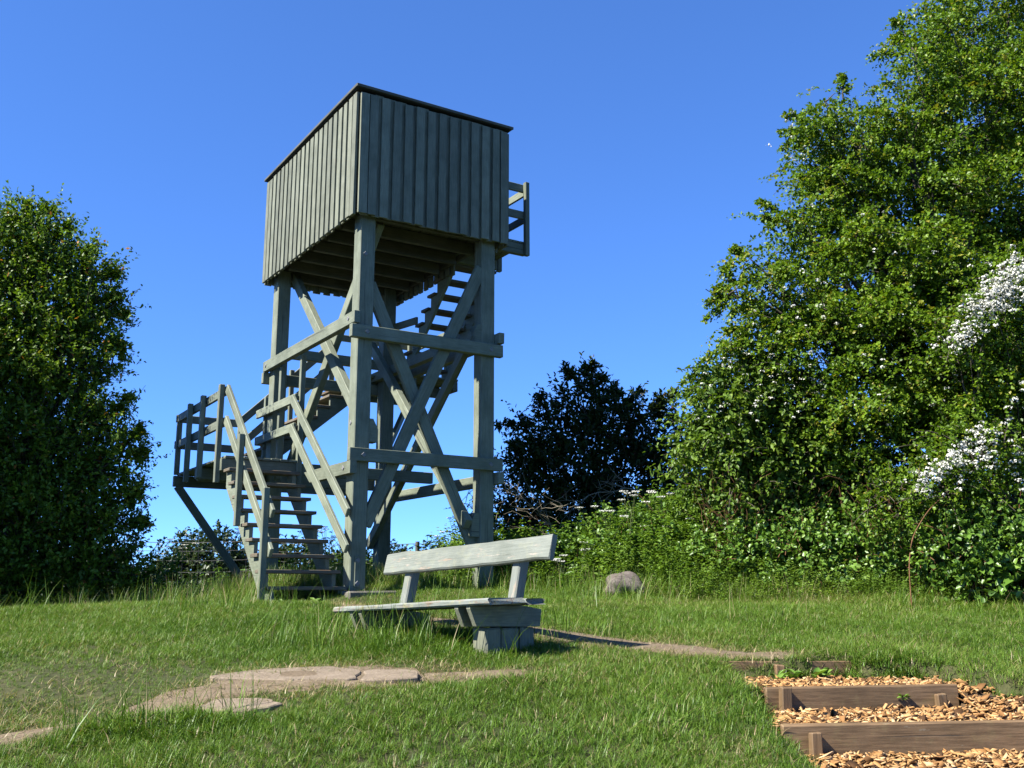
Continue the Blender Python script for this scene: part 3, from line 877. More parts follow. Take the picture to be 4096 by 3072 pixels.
def foliage(clumps, g, dens=40, slen=(.2, .5), per=12, ll=.05, lw=.034, droop=.25, six=False, twig_every=5, sprays=(), **kw):
    O, D, U, Bt = shoots_on(clumps, dens, g, **kw)
    Ls = g.uniform(slen[0], slen[1], len(O))
    arcs = []
    for tip in sprays:                       # single boughs reaching out past the mass of the crown
        tip = np.array(tip, float)
        c = min(clumps, key=lambda q: np.linalg.norm(np.array(q[:3]) - tip) - q[3])
        P = curve(c[:3], tip, .16, 14, .05)
        arcs.append((P, np.linspace(.012, .003, 14)))
        ns = 20
        f = np.linspace(.3, 1, ns)
        o = np.stack([np.interp(f * 13, np.arange(14), P[:, i]) for i in range(3)], 1)
        d0 = unit(tip - np.array(c[:3]))
        O = np.concatenate([O, o]); D = np.concatenate([D, unit(d0 * .7 + g.normal(0, .6, (ns, 3)))])
        U = np.concatenate([U, np.repeat(d0[None], ns, 0)]); Bt = np.concatenate([Bt, np.full(ns, .1)]); Ls = np.concatenate([Ls, slen[0] * g.uniform(.5, 1.1, ns) * (1.25 - .6 * f)])
    n = len(O)
    f = (np.arange(per) + .6) / per
    f = np.clip(f[None, :] + g.normal(0, .03, (n, per)), .02, 1)
    P = O[:, None, :] + D[:, None, :] * (Ls[:, None] * f)[..., None]
    P[..., 2] -= droop * Ls[:, None] * f ** 2
    P += g.normal(0, .012, P.shape)
    A = unit(D[:, None, :] * .5 + g.normal(0, .75, (n, per, 3)) - np.array([0, 0, .15]))
    Nn = unit(U[:, None, :] * .35 + np.array([0, 0, .75]) + g.normal(0, .45, (n, per, 3)))
    sz = g.uniform(.65, 1.25, (n, per)) * (1.1 - .4 * f)
    tint = np.clip(Bt[:, None] + g.uniform(.1, .65, (n, 1)) + g.normal(0, .14, (n, per)) + .18 * f, 0, .94)
    tint = np.where(g.random((n, per)) < .012, 1.0, tint)
    k = n * per
    V, F, T = leaves(P.reshape(k, 3), A.reshape(k, 3), Nn.reshape(k, 3), (ll * sz).reshape(k), (lw * sz).reshape(k), tint.reshape(k), six)
    tw = []
    for i in range(0, n, twig_every):
        q = np.linspace(-.25, 1, 4)
        p = O[i] + D[i] * (Ls[i] * q)[:, None]
        p[:, 2] -= droop * Ls[i] * np.maximum(q, 0) ** 2
        tw.append((p, np.array([.006, .005, .004, .002])))
    return (V, F, T), tw + arcs

def limbs(base, clumps, g, r0=.09, every=1, fork=.45):
    """stems rising from the base, then limbs reaching into each clump"""
    out = []
    b = np.array(base, float)
    cen = np.array([c[:3] for c in clumps])
    top = cen.mean(0)
    fk = b + (top - b) * fork
    trunk = curve(b - np.array([0, 0, .15]), fk, 0, 7, .05)
    out.append((trunk, np.linspace(r0, r0 * .62, 7)))
    for c in clumps[::every]:
        c0 = np.array(c[:3])
        st = trunk[g.integers(3, 7)]
        P = curve(st, c0 + g.normal(0, .1, 3), .06, 8, .07)
        out.append((P, np.linspace(r0 * .42, .008, 8)))
        for _ in range(4):
            e = c0 + unit(g.normal(0, 1, 3)) * c[3] * .85
            out.append((curve(P[g.integers(4, 8)], e, .04, 5, .08), np.linspace(.013, .003, 5)))
    return out

def plant(name, label, cat, base, clumps, leafmat, seed, group=None, r0=.09, bark='bark', fork=.45, wood_name='trunk', **kw):
    g = np.random.default_rng(seed)
    root = empty(name, tuple(base))
    tag(root, label, cat, group)
    (V, F, T), tw = foliage(clumps, g, **kw)
    b = np.array(base)
    V2, F2 = tubes(limbs(base, clumps, g, r0, fork=fork) + tw, 5)
    mesh_obj(wood_name, fast_mesh(wood_name, V2 - b, F2, M[bark], smooth=True), root)
    mesh_obj('crown', fast_mesh('crown', V - b, F, M[leafmat], T), root)
    return root, g

def blossom(root, spots, g, r=.05, n=9, name='blossom', fl=.022, flat=.5):
    """corymbs: small domes of white florets"""
    b = np.array(root.location)
    S = np.array(spots); m = len(S)
    u = unit(g.normal(0, 1, (m, n, 3)) + np.array([0, -.25, .9]))
    P = S[:, None, :] + u * (r * g.uniform(.5, 1.1, (m, n)))[..., None] * np.array([1, 1, flat])
    A = unit(np.cross(u, unit(g.normal(0, 1, (m, n, 3)))))
    k = m * n
    sz = g.uniform(.8, 1.25, k) * fl
    V, F, T = leaves((P - A * fl * .5).reshape(k, 3), A.reshape(k, 3), u.reshape(k, 3), sz, sz, g.random(k), True, .05)
    return tag(mesh_obj(name, fast_mesh(name, V - b, F, M['blossom'], T), root), kind='stuff')

def H(x, y): return float(height(x, y))

# --- the big hawthorn and its neighbours at the right
HAW = [(7.24, 13.4, 9.91, .93), (6.17, 12.9, 9.46, .36), (6.68, 13.1, 8.34, 1.03), (5.54, 12.4, 8.66, .30), (5.46, 12.6, 7.88, .62), (4.67, 12.6, 7.47, .50), (4.54, 12.6, 8.20, .15), (4.18, 12.6, 7.61, .36), (5.53, 12.6, 6.8, .86), (4.49, 12.6, 6.67, .56), (6.88, 12.9, 6.73, .9), (3.90, 12.6, 6.22, .36), (4.72, 12.4, 5.63, .8), (3.64, 12.6, 6.38, .22), (3.58, 12.6, 5.38, .50), (3.16, 12.8, 5.92, .2), (2.98, 12.6, 5.35, .22), (5.68, 12.2, 5.26, .85), (3.96, 12.4, 4.71, .62), (3.26, 12.6, 4.76, .38), (4.9, 12.2, 4.36, .85), (5.91, 12.0, 3.79, .84), (4.3, 12.3, 3.55, .66), (6.9, 12.6, 5.2, .9), (7.2, 12.4, 4.0, .9), (7.9, 13.2, 8.3, 1.0), (8.0, 13.0, 6.3, 1.0)]
HAW += [(x + .1, y + .8, z - .1, r * .95) for (x, y, z, r) in HAW if r > .35]
haw, g = plant('hawthorn_tree', 'towering green hawthorn tree with scattered white blossom beside the brambles', 'tree', (5.9, 13.1, H(5.9, 13.1)), HAW, 'haw', 11, r0=.17, dens=82, slen=(.15, .38), per=12, ll=.058, lw=.046, droop=.35, twig_every=14, flat=.85, wild=.5, up=.12, inner=.55, plates=.62, prad=.34,
                sprays=[(2.57, 12.6, 5.07), (2.59, 12.6, 5.29), (2.67, 12.6, 5.48), (2.8, 12.6, 4.91), (2.81, 12.6, 5.76), (2.94, 12.6, 6.02), (3.31, 12.6, 6.67), (3.08, 12.6, 5.64), (3.68, 12.6, 7.68), (3.67, 12.6, 7.47), (3.76, 12.6, 7.95), (4.56, 12.6, 8.53), (4.99, 12.6, 8.81), (5.29, 12.6, 9.38), (5.3, 12.6, 9.13), (2.36, 12.6, 4.4), (2.73, 12.6, 4.57), (3.83, 12.6, 7.07), (3.37, 12.6, 6.48), (3.4, 12.0, 5.6), (4.4, 11.7, 6.2), (5.3, 11.6, 6.6), (4.0, 11.8, 5.0)])
sp = []
for (cx, cy, cz, rr, m) in ((3.75, 12.35, 7.5, .35, 26), (3.1, 12.4, 5.4, .25, 8), (4.2, 12.0, 5.6, .9, 24), (3.6, 12.1, 4.9, .6, 36), (4.6, 11.8, 4.3, .8, 30), (5.6, 11.6, 5.2, .8, 14)):
    for _ in range(m):
        u = unit(g.normal(0, 1, 3)); u[1] = -abs(u[1])
        sp.append(np.array([cx, cy, cz]) + u * rr * np.array([1, .6, 1]))
blossom(haw, sp[::2], g, .045, 8)

MAY = [(5.85, 11.3, 5.0, .42), (5.5, 11.2, 4.75, .34), (5.15, 11.1, 4.4, .28), (6.1, 11.4, 4.2, .5), (5.2, 11.2, 3.1, .5), (4.8, 11.2, 2.75, .42), (5.6, 11.2, 2.5, .5), (4.4, 11.3, 2.6, .34), (5.9, 11.3, 3.4, .5)]
may, g = plant('hawthorn_bush', 'lower hawthorn bush hung with dense sprays of white blossom', 'bush', (6.0, 11.9, H(6.0, 11.9)), MAY, 'haw', 12, r0=.08, dens=90, slen=(.18, .4), per=12, ll=.055, lw=.044, droop=.35, inner=.5)
sp = []
for (a, b2, m, w) in (((5.8, 10.8, 5.25), (4.9, 10.8, 4.25), 190, .13), ((5.7, 10.75, 5.0), (5.35, 10.75, 4.7), 110, .17), ((5.2, 10.7, 3.3), (4.4, 10.8, 2.7), 120, .10), ((5.1, 10.65, 3.1), (4.7, 10.7, 2.8), 40, .16), ((5.7, 10.75, 3.9), (5.4, 10.75, 2.8), 30, .16)):
    f = g.random((m, 1))
    sp.append(np.array(a) * (1 - f) + np.array(b2) * f + g.normal(0, w, (m, 3)) * np.array([.7, .5, .7]))
blossom(may, np.concatenate(sp), g, .05, 11)

DOG = [(3.02, 12.9, 4.10, .52), (2.62, 12.9, 4.25, .24), (3.61, 12.9, 3.83, .58), (2.66, 12.9, 3.58, .36), (3.22, 12.9, 3.34, .52), (3.94, 12.9, 3.28, .52), (2.45, 13.2, 3.2, .31), (4.58, 12.9, 2.98, .48), (2.84, 12.9, 2.86, .40), (3.6, 13.1, 2.8, .45)]
DOG += [(x, y + .6, z - .1, r) for (x, y, z, r) in DOG if r > .35]
dog, g = plant('dogwood_shrub', 'broad-leaved shrub with flat cream flower heads between elder and hawthorn', 'shrub', (3.2, 13.3, H(3.2, 13.3)), DOG, 'dog', 13, r0=.05, dens=70, slen=(.2, .42), per=9, ll=.088, lw=.054, droop=.35, six=True, bark='bark', inner=.55, plates=.4, prad=.26)
sp = []
for (cx, cy, cz, rr, m) in ((3.0, 12.6, 4.1, .5, 26), (3.5, 12.5, 3.8, .5, 26), (2.7, 12.6, 3.6, .3, 8), (3.3, 12.5, 3.5, .5, 14)):
    for _ in range(m):
        u = unit(g.normal(0, 1, 3)); u[1] = -abs(u[1]) ; u[2] = abs(u[2]) * .8
        sp.append(np.array([cx, cy, cz]) + u * (rr + .12))
blossom(dog, sp, g, .04, 8, 'flower_head', .02, .25)

ELD = [(1.14, 16.8, 4.62, 0.41), (1.21, 16.8, 5.02, 0.13), (0.62, 16.8, 4.11, 0.5), (1.73, 16.8, 4.31, 0.52), (1.54, 16.8, 4.72, 0.19), (2.32, 16.8, 4.16, 0.5), (0.17, 16.8, 3.65, 0.3), (1.13, 16.8, 3.65, 0.84), (2.06, 16.8, 3.4, 0.78), (0.37, 16.8, 3.09, 0.59), (2.69, 16.69, 3.59, 0.43), (0.0, 16.8, 2.62, 0.45), (1.2, 16.69, 2.73, 0.73), (2.6, 16.69, 2.92, 0.54), (0.54, 16.58, 2.25, 0.54), (1.83, 16.48, 2.25, 0.65)]
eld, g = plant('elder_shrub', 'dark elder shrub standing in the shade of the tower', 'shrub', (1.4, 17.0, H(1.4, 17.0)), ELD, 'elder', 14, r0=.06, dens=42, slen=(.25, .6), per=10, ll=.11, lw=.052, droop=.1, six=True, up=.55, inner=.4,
                sprays=[(1.39, 16.8, 5.4), (.95, 16.8, 5.31), (.47, 16.8, 4.83), (1.55, 16.8, 5.15), (1.78, 16.8, 5.03), (2.57, 16.8, 4.83), (2.77, 16.8, 4.91), (2.18, 16.8, 4.91), (-.21, 16.8, 4.34), (.03, 16.8, 4.02)])
sp = [np.array(p) + g.normal(0, .05, 3) for p in ((1.37, 16.7, 5.2), (2.1, 16.6, 4.85), (2.15, 16.6, 4.83), (2.05, 16.6, 4.85), (2.7, 16.5, 4.2)) for _ in range(3)]
blossom(eld, sp, g, .06, 10, 'flower_head', .022, .3)
# bare pale branches and wiry stems
def twig_spray(p0, p1, g, n=14, r=.011, spread=.35):
    main = curve(p0, p1, .06, 10, .06)
    out = [(main, np.linspace(r, r * .4, 10))]
    ln = np.linalg.norm(np.array(p1) - np.array(p0))
    for _ in range(n):
        s = main[g.integers(2, 10)]
        e = s + unit(np.array(p1) - np.array(p0) + g.normal(0, .9, 3) * ln) * ln * spread * g.uniform(.4, 1.1)
        q = curve(s, e, .02, 5, .08)
        out.append((q, np.linspace(r * .5, r * .2, 5)))
        for _ in range(2):
            s2 = q[g.integers(1, 5)]
            out.append((curve(s2, s2 + unit(g.normal(0, 1, 3)) * ln * .12, 0, 3, .05), np.linspace(r * .3, r * .15, 3)))
    return out
def dead_branch(name, label, p0, p1, seed, mat='twig', **kw):
    g = np.random.default_rng(seed)
    V, F = tubes(twig_spray(p0, p1, g, **kw), 4)
    b = np.array(p0)
    tag(mesh_obj(name, fast_mesh(name, V - b, F, M[mat], smooth=True), None, tuple(b)), label, 'branch')
dead_branch('dead_branch', 'bare pale branch reaching out of the dark elder', (1.95, 14.9, 3.06), (.75, 14.6, 2.8), 21, n=16)
dead_branch('dead_branch', 'thicket of thin bare twigs between the elder and the tower leg', (.9, 15.2, 2.2), (-.1, 15.0, 3.1), 22, n=34, r=.008, spread=.6)

# --- brambles, nettles and tall herbs along the foot of the bushes
BRG = 'bramble mounds along the foot of the bushes'
def bramble(label, clumps, seed, base, dens=85, ll=.07, lw=.055, canes=16, **kw):
    g = np.random.default_rng(seed)
    root = empty('bramble_bush', tuple(base))
    tag(root, label, 'bramble', BRG)
    (V, F, T), tw = foliage(clumps, g, dens=dens, slen=(.12, .34), per=8, ll=ll, lw=lw, droop=.2, six=True, up=.5, inner=.55, **kw)
    b = np.array(base)
    mesh_obj('leaves', fast_mesh('leaves', V - b, F, M['bramble'], T), root)
    cn = []
    for _ in range(canes):
        c = clumps[g.integers(len(clumps))]
        s = np.array([c[0] + g.normal(0, c[3] * .6), c[1] + g.normal(.1, c[3] * .5), H(c[0], c[1])])
        e = np.array(c[:3]) + unit(g.normal(0, 1, 3) + np.array([0, 0, .9])) * c[3] * 1.15
        cn.append((curve(s, e, .18, 8, .06), np.linspace(.008, .003, 8)))
    V, F = tubes(cn + tw, 4)
    mesh_obj('cane', fast_mesh('cane', V - b, F, M['cane'], smooth=True), root)
bramble('bramble mound under the dark elder behind the boulder', [(.92, 13.9, 2.1, .3), (1.43, 13.9, 2.25, .38), (2.01, 13.9, 2.3, .45), (1.87, 13.4, 2.0, .36), (1.4, 13.4, 1.95, .3), (2.3, 13.2, 2.05, .36)], 31, (1.5, 13.9, H(1.5, 13.9)))
bramble('leafy bramble mound under the shrub with cream flower heads', [(2.52, 13.9, 2.45, .4), (3.03, 13.6, 2.35, .45), (2.62, 12.8, 2.05, .38), (3.1, 12.8, 2.15, .4)], 32, (2.8, 13.4, H(2.8, 13.4)))
bramble('broad green bramble bank below the towering hawthorn', [(3.32, 12.6, 2.2, .41), (3.91, 12.6, 2.28, .42), (4.49, 12.6, 2.28, .46), (3.6, 12.1, 1.98, .36), (4.2, 11.9, 1.98, .38), (3.1, 12.3, 1.95, .34), (4.6, 11.6, 1.95, .36)], 33, (3.9, 12.5, H(3.9, 12.5)), dens=80)
bramble('tall bramble bank in front of the white-blossomed hawthorn bush', [(5.06, 12.3, 2.2, .47), (4.91, 11.0, 2.0, .40), (5.42, 11.0, 2.05, .45), (5.0, 11.5, 2.1, .4), (5.9, 11.0, 2.0, .5)], 34, (5.2, 11.5, H(5.2, 11.5)))
bramble('dark large-leaved bramble clump where the lawn meets the bank', [(5.63, 10.7, 1.72, .34), (5.05, 10.75, 1.68, .24), (5.9, 10.5, 1.9, .4)], 35, (5.5, 10.7, H(5.5, 10.7)), ll=.12, lw=.085, dens=36)
bramble('low weedy bramble tangle along the left foot of the elder', [(-.05, 14.9, 1.95, .34), (.35, 14.6, 1.95, .34), (.75, 14.3, 1.95, .32)], 36, (.3, 14.7, H(.3, 14.7)), canes=60, dens=30)
def cane_tangle(label, x0, x1, y, z0, z1, n, seed):
    g = np.random.default_rng(seed)
    b = np.array([(x0 + x1) / 2, y, H((x0 + x1) / 2, y)])
    cn = []
    for _ in range(n):
        x = g.uniform(x0, x1); yy = y + g.normal(0, .15)
        s = np.array([x, yy + .1, H(x, yy) if g.random() < .4 else g.uniform(z0 - .5, z0)])
        e = np.array([x + g.normal(0, .5), yy + g.normal(0, .2), g.uniform(z0, z1)])
        cn.append((curve(s, e, g.uniform(-.1, .2), 8, .09), np.linspace(.006, .002, 8) * g.uniform(.4, 1.0)))
    V, F = tubes(cn, 4)
    tag(mesh_obj('cane_tangle', fast_mesh('cane_tangle', V - b, F, M['cane'], smooth=True), None, tuple(b)), label, 'canes', kind='stuff')
cane_tangle('tangle of dead red-brown canes under the cream-flowered shrub', 2.6, 4.3, 12.75, 2.5, 3.2, 150, 51)
cane_tangle('tangle of dead red-brown canes under the white-blossomed hawthorn', 4.4, 6.2, 11.75, 2.3, 3.0, 150, 52)
cane_tangle('tangle of dead canes at the foot of the dark elder', -.3, 1.0, 15.3, 1.9, 2.8, 70, 53)
# long arching cane on the lawn edge
g = np.random.default_rng(5)
P = np.array([(4.05, 10.35, H(4.05, 10.35) - .03), (4.07, 10.4, 1.85), (4.17, 10.5, 2.15), (4.45, 10.7, 2.45), (4.85, 10.9, 2.72), (5.2, 11.0, 2.9)])
f = np.linspace(0, 5, 26); P = np.stack([np.interp(f, range(6), P[:, i]) for i in range(3)], 1)
for _ in range(3): P[1:-1] = (P[:-2] + P[1:-1] * 2 + P[2:]) / 4
V, F = tubes([(P, np.linspace(.0065, .0035, 26))], 6)
tag(mesh_obj('arching_cane', fast_mesh('arching_cane', V - P[0], F, M['cane'], smooth=True), None, tuple(P[0])), 'single long orange-brown bramble cane arching over the lawn edge', 'cane')

# --- tree at the left, its neighbours outside the frame carry on the row and shade it
LEF = [(-7.19, 14.0, 6.8, .30), (-6.85, 14.0, 6.85, .12), (-7.54, 14.0, 6.44, .58), (-6.85, 14.0, 6.37, .47), (-6.34, 14.0, 6.12, .30), (-6.02, 14.0, 6.0, .12), (-6.33, 14.0, 5.45, .43), (-7.03, 14.0, 5.38, .7), (-5.96, 14.0, 5.56, .17), (-6.5, 14.0, 4.76, .56), (-5.86, 14.0, 5.2, .14), (-7.19, 14.0, 4.36, .78), (-6.45, 14.0, 4.15, .56), (-5.95, 14.0, 4.66, .21), (-5.82, 14.0, 3.86, .26), (-5.96, 14.0, 3.6, .38), (-6.63, 14.0, 3.36, .76), (-5.5, 14.0, 3.52, .12), (-5.64, 14.0, 3.27, .28), (-5.92, 14.0, 2.77, .5), (-6.61, 14.0, 2.39, .76), (-5.48, 14.0, 2.88, .17), (-5.42, 14.0, 2.56, .15), (-5.95, 14.0, 2.1, .48), (-8.12, 14.0, 6.08, .78), (-8.09, 14.0, 4.69, .91), (-7.94, 14.0, 3.36, .91), (-7.83, 14.0, 2.39, .91), (-7.2, 14.3, 5.6, .9), (-7.0, 14.3, 3.0, .9), (-5.7, 14.2, 1.75, .42), (-5.25, 14.5, 1.65, .3), (-6.4, 14.2, 1.7, .5), (-7.3, 14.0, 1.7, .6)]
lef, g = plant('blackthorn_tree', 'tall bushy tree with bright top and black shaded foot beside the stairs', 'tree', (-7.1, 14.2, H(-7.1, 14.2)), LEF, 'left', 41, r0=.14, dens=52, slen=(.3, .65), per=18, ll=.082, lw=.046, droop=.05, up=.8, wild=.4, inner=.6, flat=.85,
                sprays=[(-7.23, 14.0, 7.2), (-6.88, 14.0, 7.15), (-6.59, 14.0, 6.87), (-6.22, 14.0, 6.51), (-5.81, 14.0, 6.16), (-5.66, 14.0, 5.52), (-5.75, 14.0, 5.8), (-5.62, 14.0, 4.97), (-5.8, 14.0, 5.11), (-5.3, 14.0, 3.82), (-5.24, 14.0, 3.46), (-5.5, 14.0, 4.29), (-5.23, 14.0, 2.9), (-5.13, 14.0, 2.51)])
OFF = [(-8.9, 12.1, 5.5, .95), (-9.6, 12.0, 4.6, 1.1), (-8.6, 12.2, 4.2, .9), (-9.2, 12.1, 3.2, 1.1), (-8.4, 12.3, 2.6, .8), (-9.6, 11.8, 2.2, .9), (-10.4, 11.6, 6.8, 1.1), (-10.4, 11.6, 5.2, 1.2), (-10.6, 11.5, 3.6, 1.2), (-9.6, 12.3, 6.0, .9)]
plant('hedge_tree', 'neighbouring tree in the same row as the bushy tree by the stairs', 'tree', (-9.6, 12.1, H(-9.6, 12.1)), OFF, 'left', 42, r0=.14, dens=65, slen=(.25, .55), per=12, ll=.11, lw=.075, up=.4, inner=.2)

# --- hedge and trees beyond the fence
HG = 'hedge bushes beyond the fence'
hx = [(-12.6, 25.0, .7), (-11.2, 25.5, .75), (-9.9, 25.2, .7), (-8.7, 25.6, .85), (-7.5, 25.3, .95), (-6.4, 25.8, .8), (-5.3, 25.4, .7), (-4.2, 25.9, .75), (-3.0, 25.5, .7), (-1.6, 26.0, .7), (.2, 26.0, .7)]
for i, (x, y, r) in enumerate(hx):
    gg = np.random.default_rng(60 + i)
    r *= 1.3
    zt = 2.64 + gg.uniform(-.2, .22) + (.25 if i in (4,) else 0)
    zb = H(x, y)
    cl = [(x + gg.normal(0, .2), y, zt - r * .75, r * .75), (x - .5, y + .2, zt - r * 1.3, r * .8), (x + .5, y - .2, zt - r * 1.4, r * .8), (x, y - .3, zt - r * 2.2, r), (x + .7, y - .3, zt - r * 2.0, r * .8)]
    plant('hedge_bush', 'dark dense bush in the hedge beyond the wire fence', 'bush', (x, y, zb), cl, 'hedge', 70 + i, group=HG, r0=.06, dens=40, slen=(.2, .5), per=9, ll=.13, lw=.085, up=.6, inner=.5, twig_every=9)
for i, (x, y, h, r) in enumerate(((-27, 78, 7.6, 2.0), (-24, 80, 6.4, 1.7), (-21, 84, 6.8, 2.2), (-17, 80, 6.0, 2.2), (-12, 82, 6.4, 2.4), (-8.5, 80, 5.6, 2.0), (-31, 85, 6.4, 2.4), (-4, 84, 6.0, 2.3), (1.5, 82, 6.2, 2.4), (-37, 88, 6.5, 2.6))):
    zb = H(x, y)
    cl = [(x, y, zb + h - r * .7, r * .75), (x - r * .5, y, zb + h - r * 1.5, r * .8), (x + r * .6, y, zb + h - r * 1.6, r * .8), (x, y, zb + h - r * 2.4, r)]
    plant('far_tree', 'small distant tree on the horizon behind the hedge', 'tree', (x, y, zb), cl, 'hedge', 90 + i, group='distant trees on the horizon', r0=.15, dens=4.5, slen=(.4, 1.0), per=9, ll=.32, lw=.22, up=.4, twig_every=12)

# --- herbs behind the stairs and under the tower
def herb_clump(label, x, y, r, h, seed, mat='bramble', n=26):
    g = np.random.default_rng(seed)
    zb = H(x, y)
    root = empty('weed_clump', (x, y, zb)); tag(root, label, 'weeds', 'leafy weeds behind the tower')
    PP, AA, NN, tw = [], [], [], []
    for _ in range(n):
        a = g.uniform(0, 6.28); rr = r * math.sqrt(g.random())
        b = np.array([x + rr * math.cos(a), y + rr * math.sin(a), zb])
        hh = h * g.uniform(.6, 1.1)
        t = b + np.array([g.normal(0, .12), g.normal(0, .12), hh])
        S = curve(b, t, 0, 6, .04); tw.append((S, np.linspace(.006, .003, 6)))
        m = 16
        f = g.uniform(.15, 1, m)
        p = b + (t - b) * f[:, None]
        aa = unit(np.stack([g.normal(0, 1, m), g.normal(0, 1, m), g.normal(.1, .3, m)], 1))
        PP.append(p); AA.append(aa); NN.append(unit(np.array([0, 0, 1.0]) + g.normal(0, .35, (m, 3))))
    P = np.concatenate(PP); k = len(P)
    V, F, T = leaves(P, np.concatenate(AA), np.concatenate(NN), g.uniform(.06, .12, k), g.uniform(.035, .06, k), np.clip(g.normal(.5, .2, k), 0, 1), True)
    b = np.array([x, y, zb])
    mesh_obj('leaves', fast_mesh('leaves', V - b, F, M[mat], T), root)
    V, F = tubes(tw, 4); mesh_obj('stem', fast_mesh('stem', V - b, F, M['stem']), root)
for i, (x, y, r, h) in enumerate(((-4.0, 16.9, .5, .85), (-3.2, 17.1, .5, .95), (-2.5, 17.4, .5, .9), (-4.8, 17.4, .5, .7), (-1.3, 17.2, .4, .85), (-.5, 17.0, .4, .9), (-5.7, 17.6, .6, .6))):
    herb_clump('leafy green weeds growing behind the tower stairs', x, y, r, h, 120 + i)

def rosette(x, y, r, seed, label, z=None, n=14, up=.5):
    g = np.random.default_rng(seed)
    zb = H(x, y) if z is None else z
    a = g.uniform(0, 6.28, n)
    D = unit(np.stack([np.cos(a), np.sin(a), g.uniform(.1, up * 2, n)], 1))
    P = np.stack([g.normal(0, r * .25, n), g.normal(0, r * .25, n), g.uniform(0, r * .5, n)], 1)
    Nn = unit(np.array([0, 0, 1.]) + g.normal(0, .25, (n, 3)))
    V, F, T = leaves(P, D, Nn, r * g.uniform(.6, 1.1, n), r * g.uniform(.3, .5, n), np.clip(g.normal(.65, .2, n), 0, 1), True)
    o = mesh_obj('broadleaf_weed', fast_mesh('broadleaf_weed', V, F, M['bramble'], T), None, (x, y, zb))
    tag(o, label, 'weed', 'broad-leaved weeds in the lawn and steps')
for i, (x, y, r, z, lab) in enumerate(((1.80, 6.96, .08, EYE - .60, 'small dock leaves sprouting below the topmost dark step board'), (1.92, 6.99, .09, EYE - .60, 'broad dock leaves sprouting below the topmost dark step board'), (2.08, 6.98, .10, EYE - .60, 'tall dock leaves sprouting below the topmost dark step board'),
        (2.38, 6.37, .055, EYE - .66, 'clover sprig growing against the middle step board'), (2.82, 6.5, .09, None, 'leafy weed at the right end of the middle step board'), (-2.6, 11.85, .12, None, 'weed sprouting in the hollow under the first stair tread'), (-2.3, 11.9, .13, None, 'weed with pale leaves between first stair tread and footing'))):
    rosette(x, y, r, 400 + i, lab, z)

CPG = 'cow parsley in flower'
def cow_parsley(x, y, h, seed, label, heads=6, spread=.22):
    g = np.random.default_rng(seed)
    zb = H(x, y)
    root = empty('cow_parsley', (x, y, zb)); tag(root, label, 'flower', CPG)
    tw, sp = [], []
    main = curve((x, y, zb), (x + g.normal(0, .06), y, zb + h * .72), 0, 6, .03)
    tw.append((main, np.linspace(.007, .005, 6)))
    for _ in range(heads):
        s = main[g.integers(3, 6)]
        e = np.array([x + g.normal(0, spread), y + g.normal(0, spread), zb + h * g.uniform(.8, 1.06)])
        tw.append((curve(s, e, .05, 5, .03), np.linspace(.004, .0025, 5)))
        for q in range(9):
            a = q / 9 * 6.28; rr = .05 * (0 if q == 0 else 1)
            d = e + np.array([math.cos(a) * rr, math.sin(a) * rr, .03])
            tw.append((np.array([e, d]), np.array([.0015, .0012])))
            sp.append(d)
    b = np.array([x, y, zb])
    V, F = tubes(tw, 4); mesh_obj('stem', fast_mesh('stem', V - b, F, M['stem']), root)
    blossom(root, sp, g, .016, 6, 'umbel', .015, .4)
    m = 22
    P = np.array(main)[g.integers(0, 4, m)] + g.normal(0, .03, (m, 3))
    V, F, T = leaves(P, unit(np.stack([g.normal(0, 1, m), g.normal(0, 1, m), g.normal(.2, .3, m)], 1)), unit(np.array([0, 0, 1.]) + g.normal(0, .3, (m, 3))), g.uniform(.1, .2, m), g.uniform(.04, .07, m), g.random(m) * .7, True)
    mesh_obj('leaf', fast_mesh('leaf', V - b, F, M['bramble'], T), root)
for i, (x, z) in enumerate(((1.56, 2.92), (1.18, 2.66), (1.95, 2.84), (2.05, 2.5))):
    y = 13.25 + .1 * (i % 3)
    cow_parsley(x, y, z - H(x, y), 200 + i, ('tallest white cow parsley standing out against the dark elder', 'small white cow parsley under the bare pale branch of the elder', 'white cow parsley where the elder meets the cream-flowered shrub', 'low cow parsley among the brambles under the elder')[i], 5, .14)
for i, (x, z) in enumerate(((.93, 2.11), (.64, 1.95))):
    cow_parsley(x, 13.2, z - H(x, 13.2) + .05, 220 + i, 'low white cow parsley in the grass between boulder and bench', 4, .1)
for i, (x, y, z) in enumerate(((-5.79, 16.5, 2.34), (-5.18, 16.5, 2.42), (-4.61, 16.5, 2.5), (-3.78, 17.0, 2.58), (-3.5, 17.2, 2.55), (-3.15, 17.0, 2.66), (-2.9, 17.3, 2.6), (-.9, 17.5, 2.75), (-.5, 17.6, 2.65), (-.2, 17.4, 2.5), (-1.2, 17.8, 2.5))):
    cow_parsley(x, y, z - H(x, y), 240 + i, ('thin cow parsley behind the tower stairs seen against the sky' if 2 < i < 7 else 'thin cow parsley by the wire fence left of the landing strut' if i < 3 else 'thin cow parsley between the far tower leg and the sapling'), 6, .2)

# --- branchy sapling behind the tower legs
SAP = [(-.75, 17.6, 3.0, .3), (-.45, 17.5, 2.75, .35), (-.9, 17.6, 2.6, .25), (-.2, 17.3, 2.3, .35), (-.55, 17.4, 3.35, .2)]
plant('sapling', 'sparse young bush with thin dark twigs behind the tower leg', 'bush', (-.3, 17.5, H(-.3, 17.5)), SAP, 'dog', 150, r0=.03, dens=16, slen=(.2, .5), per=7, ll=.07, lw=.035, six=False, inner=.2, twig_every=1)

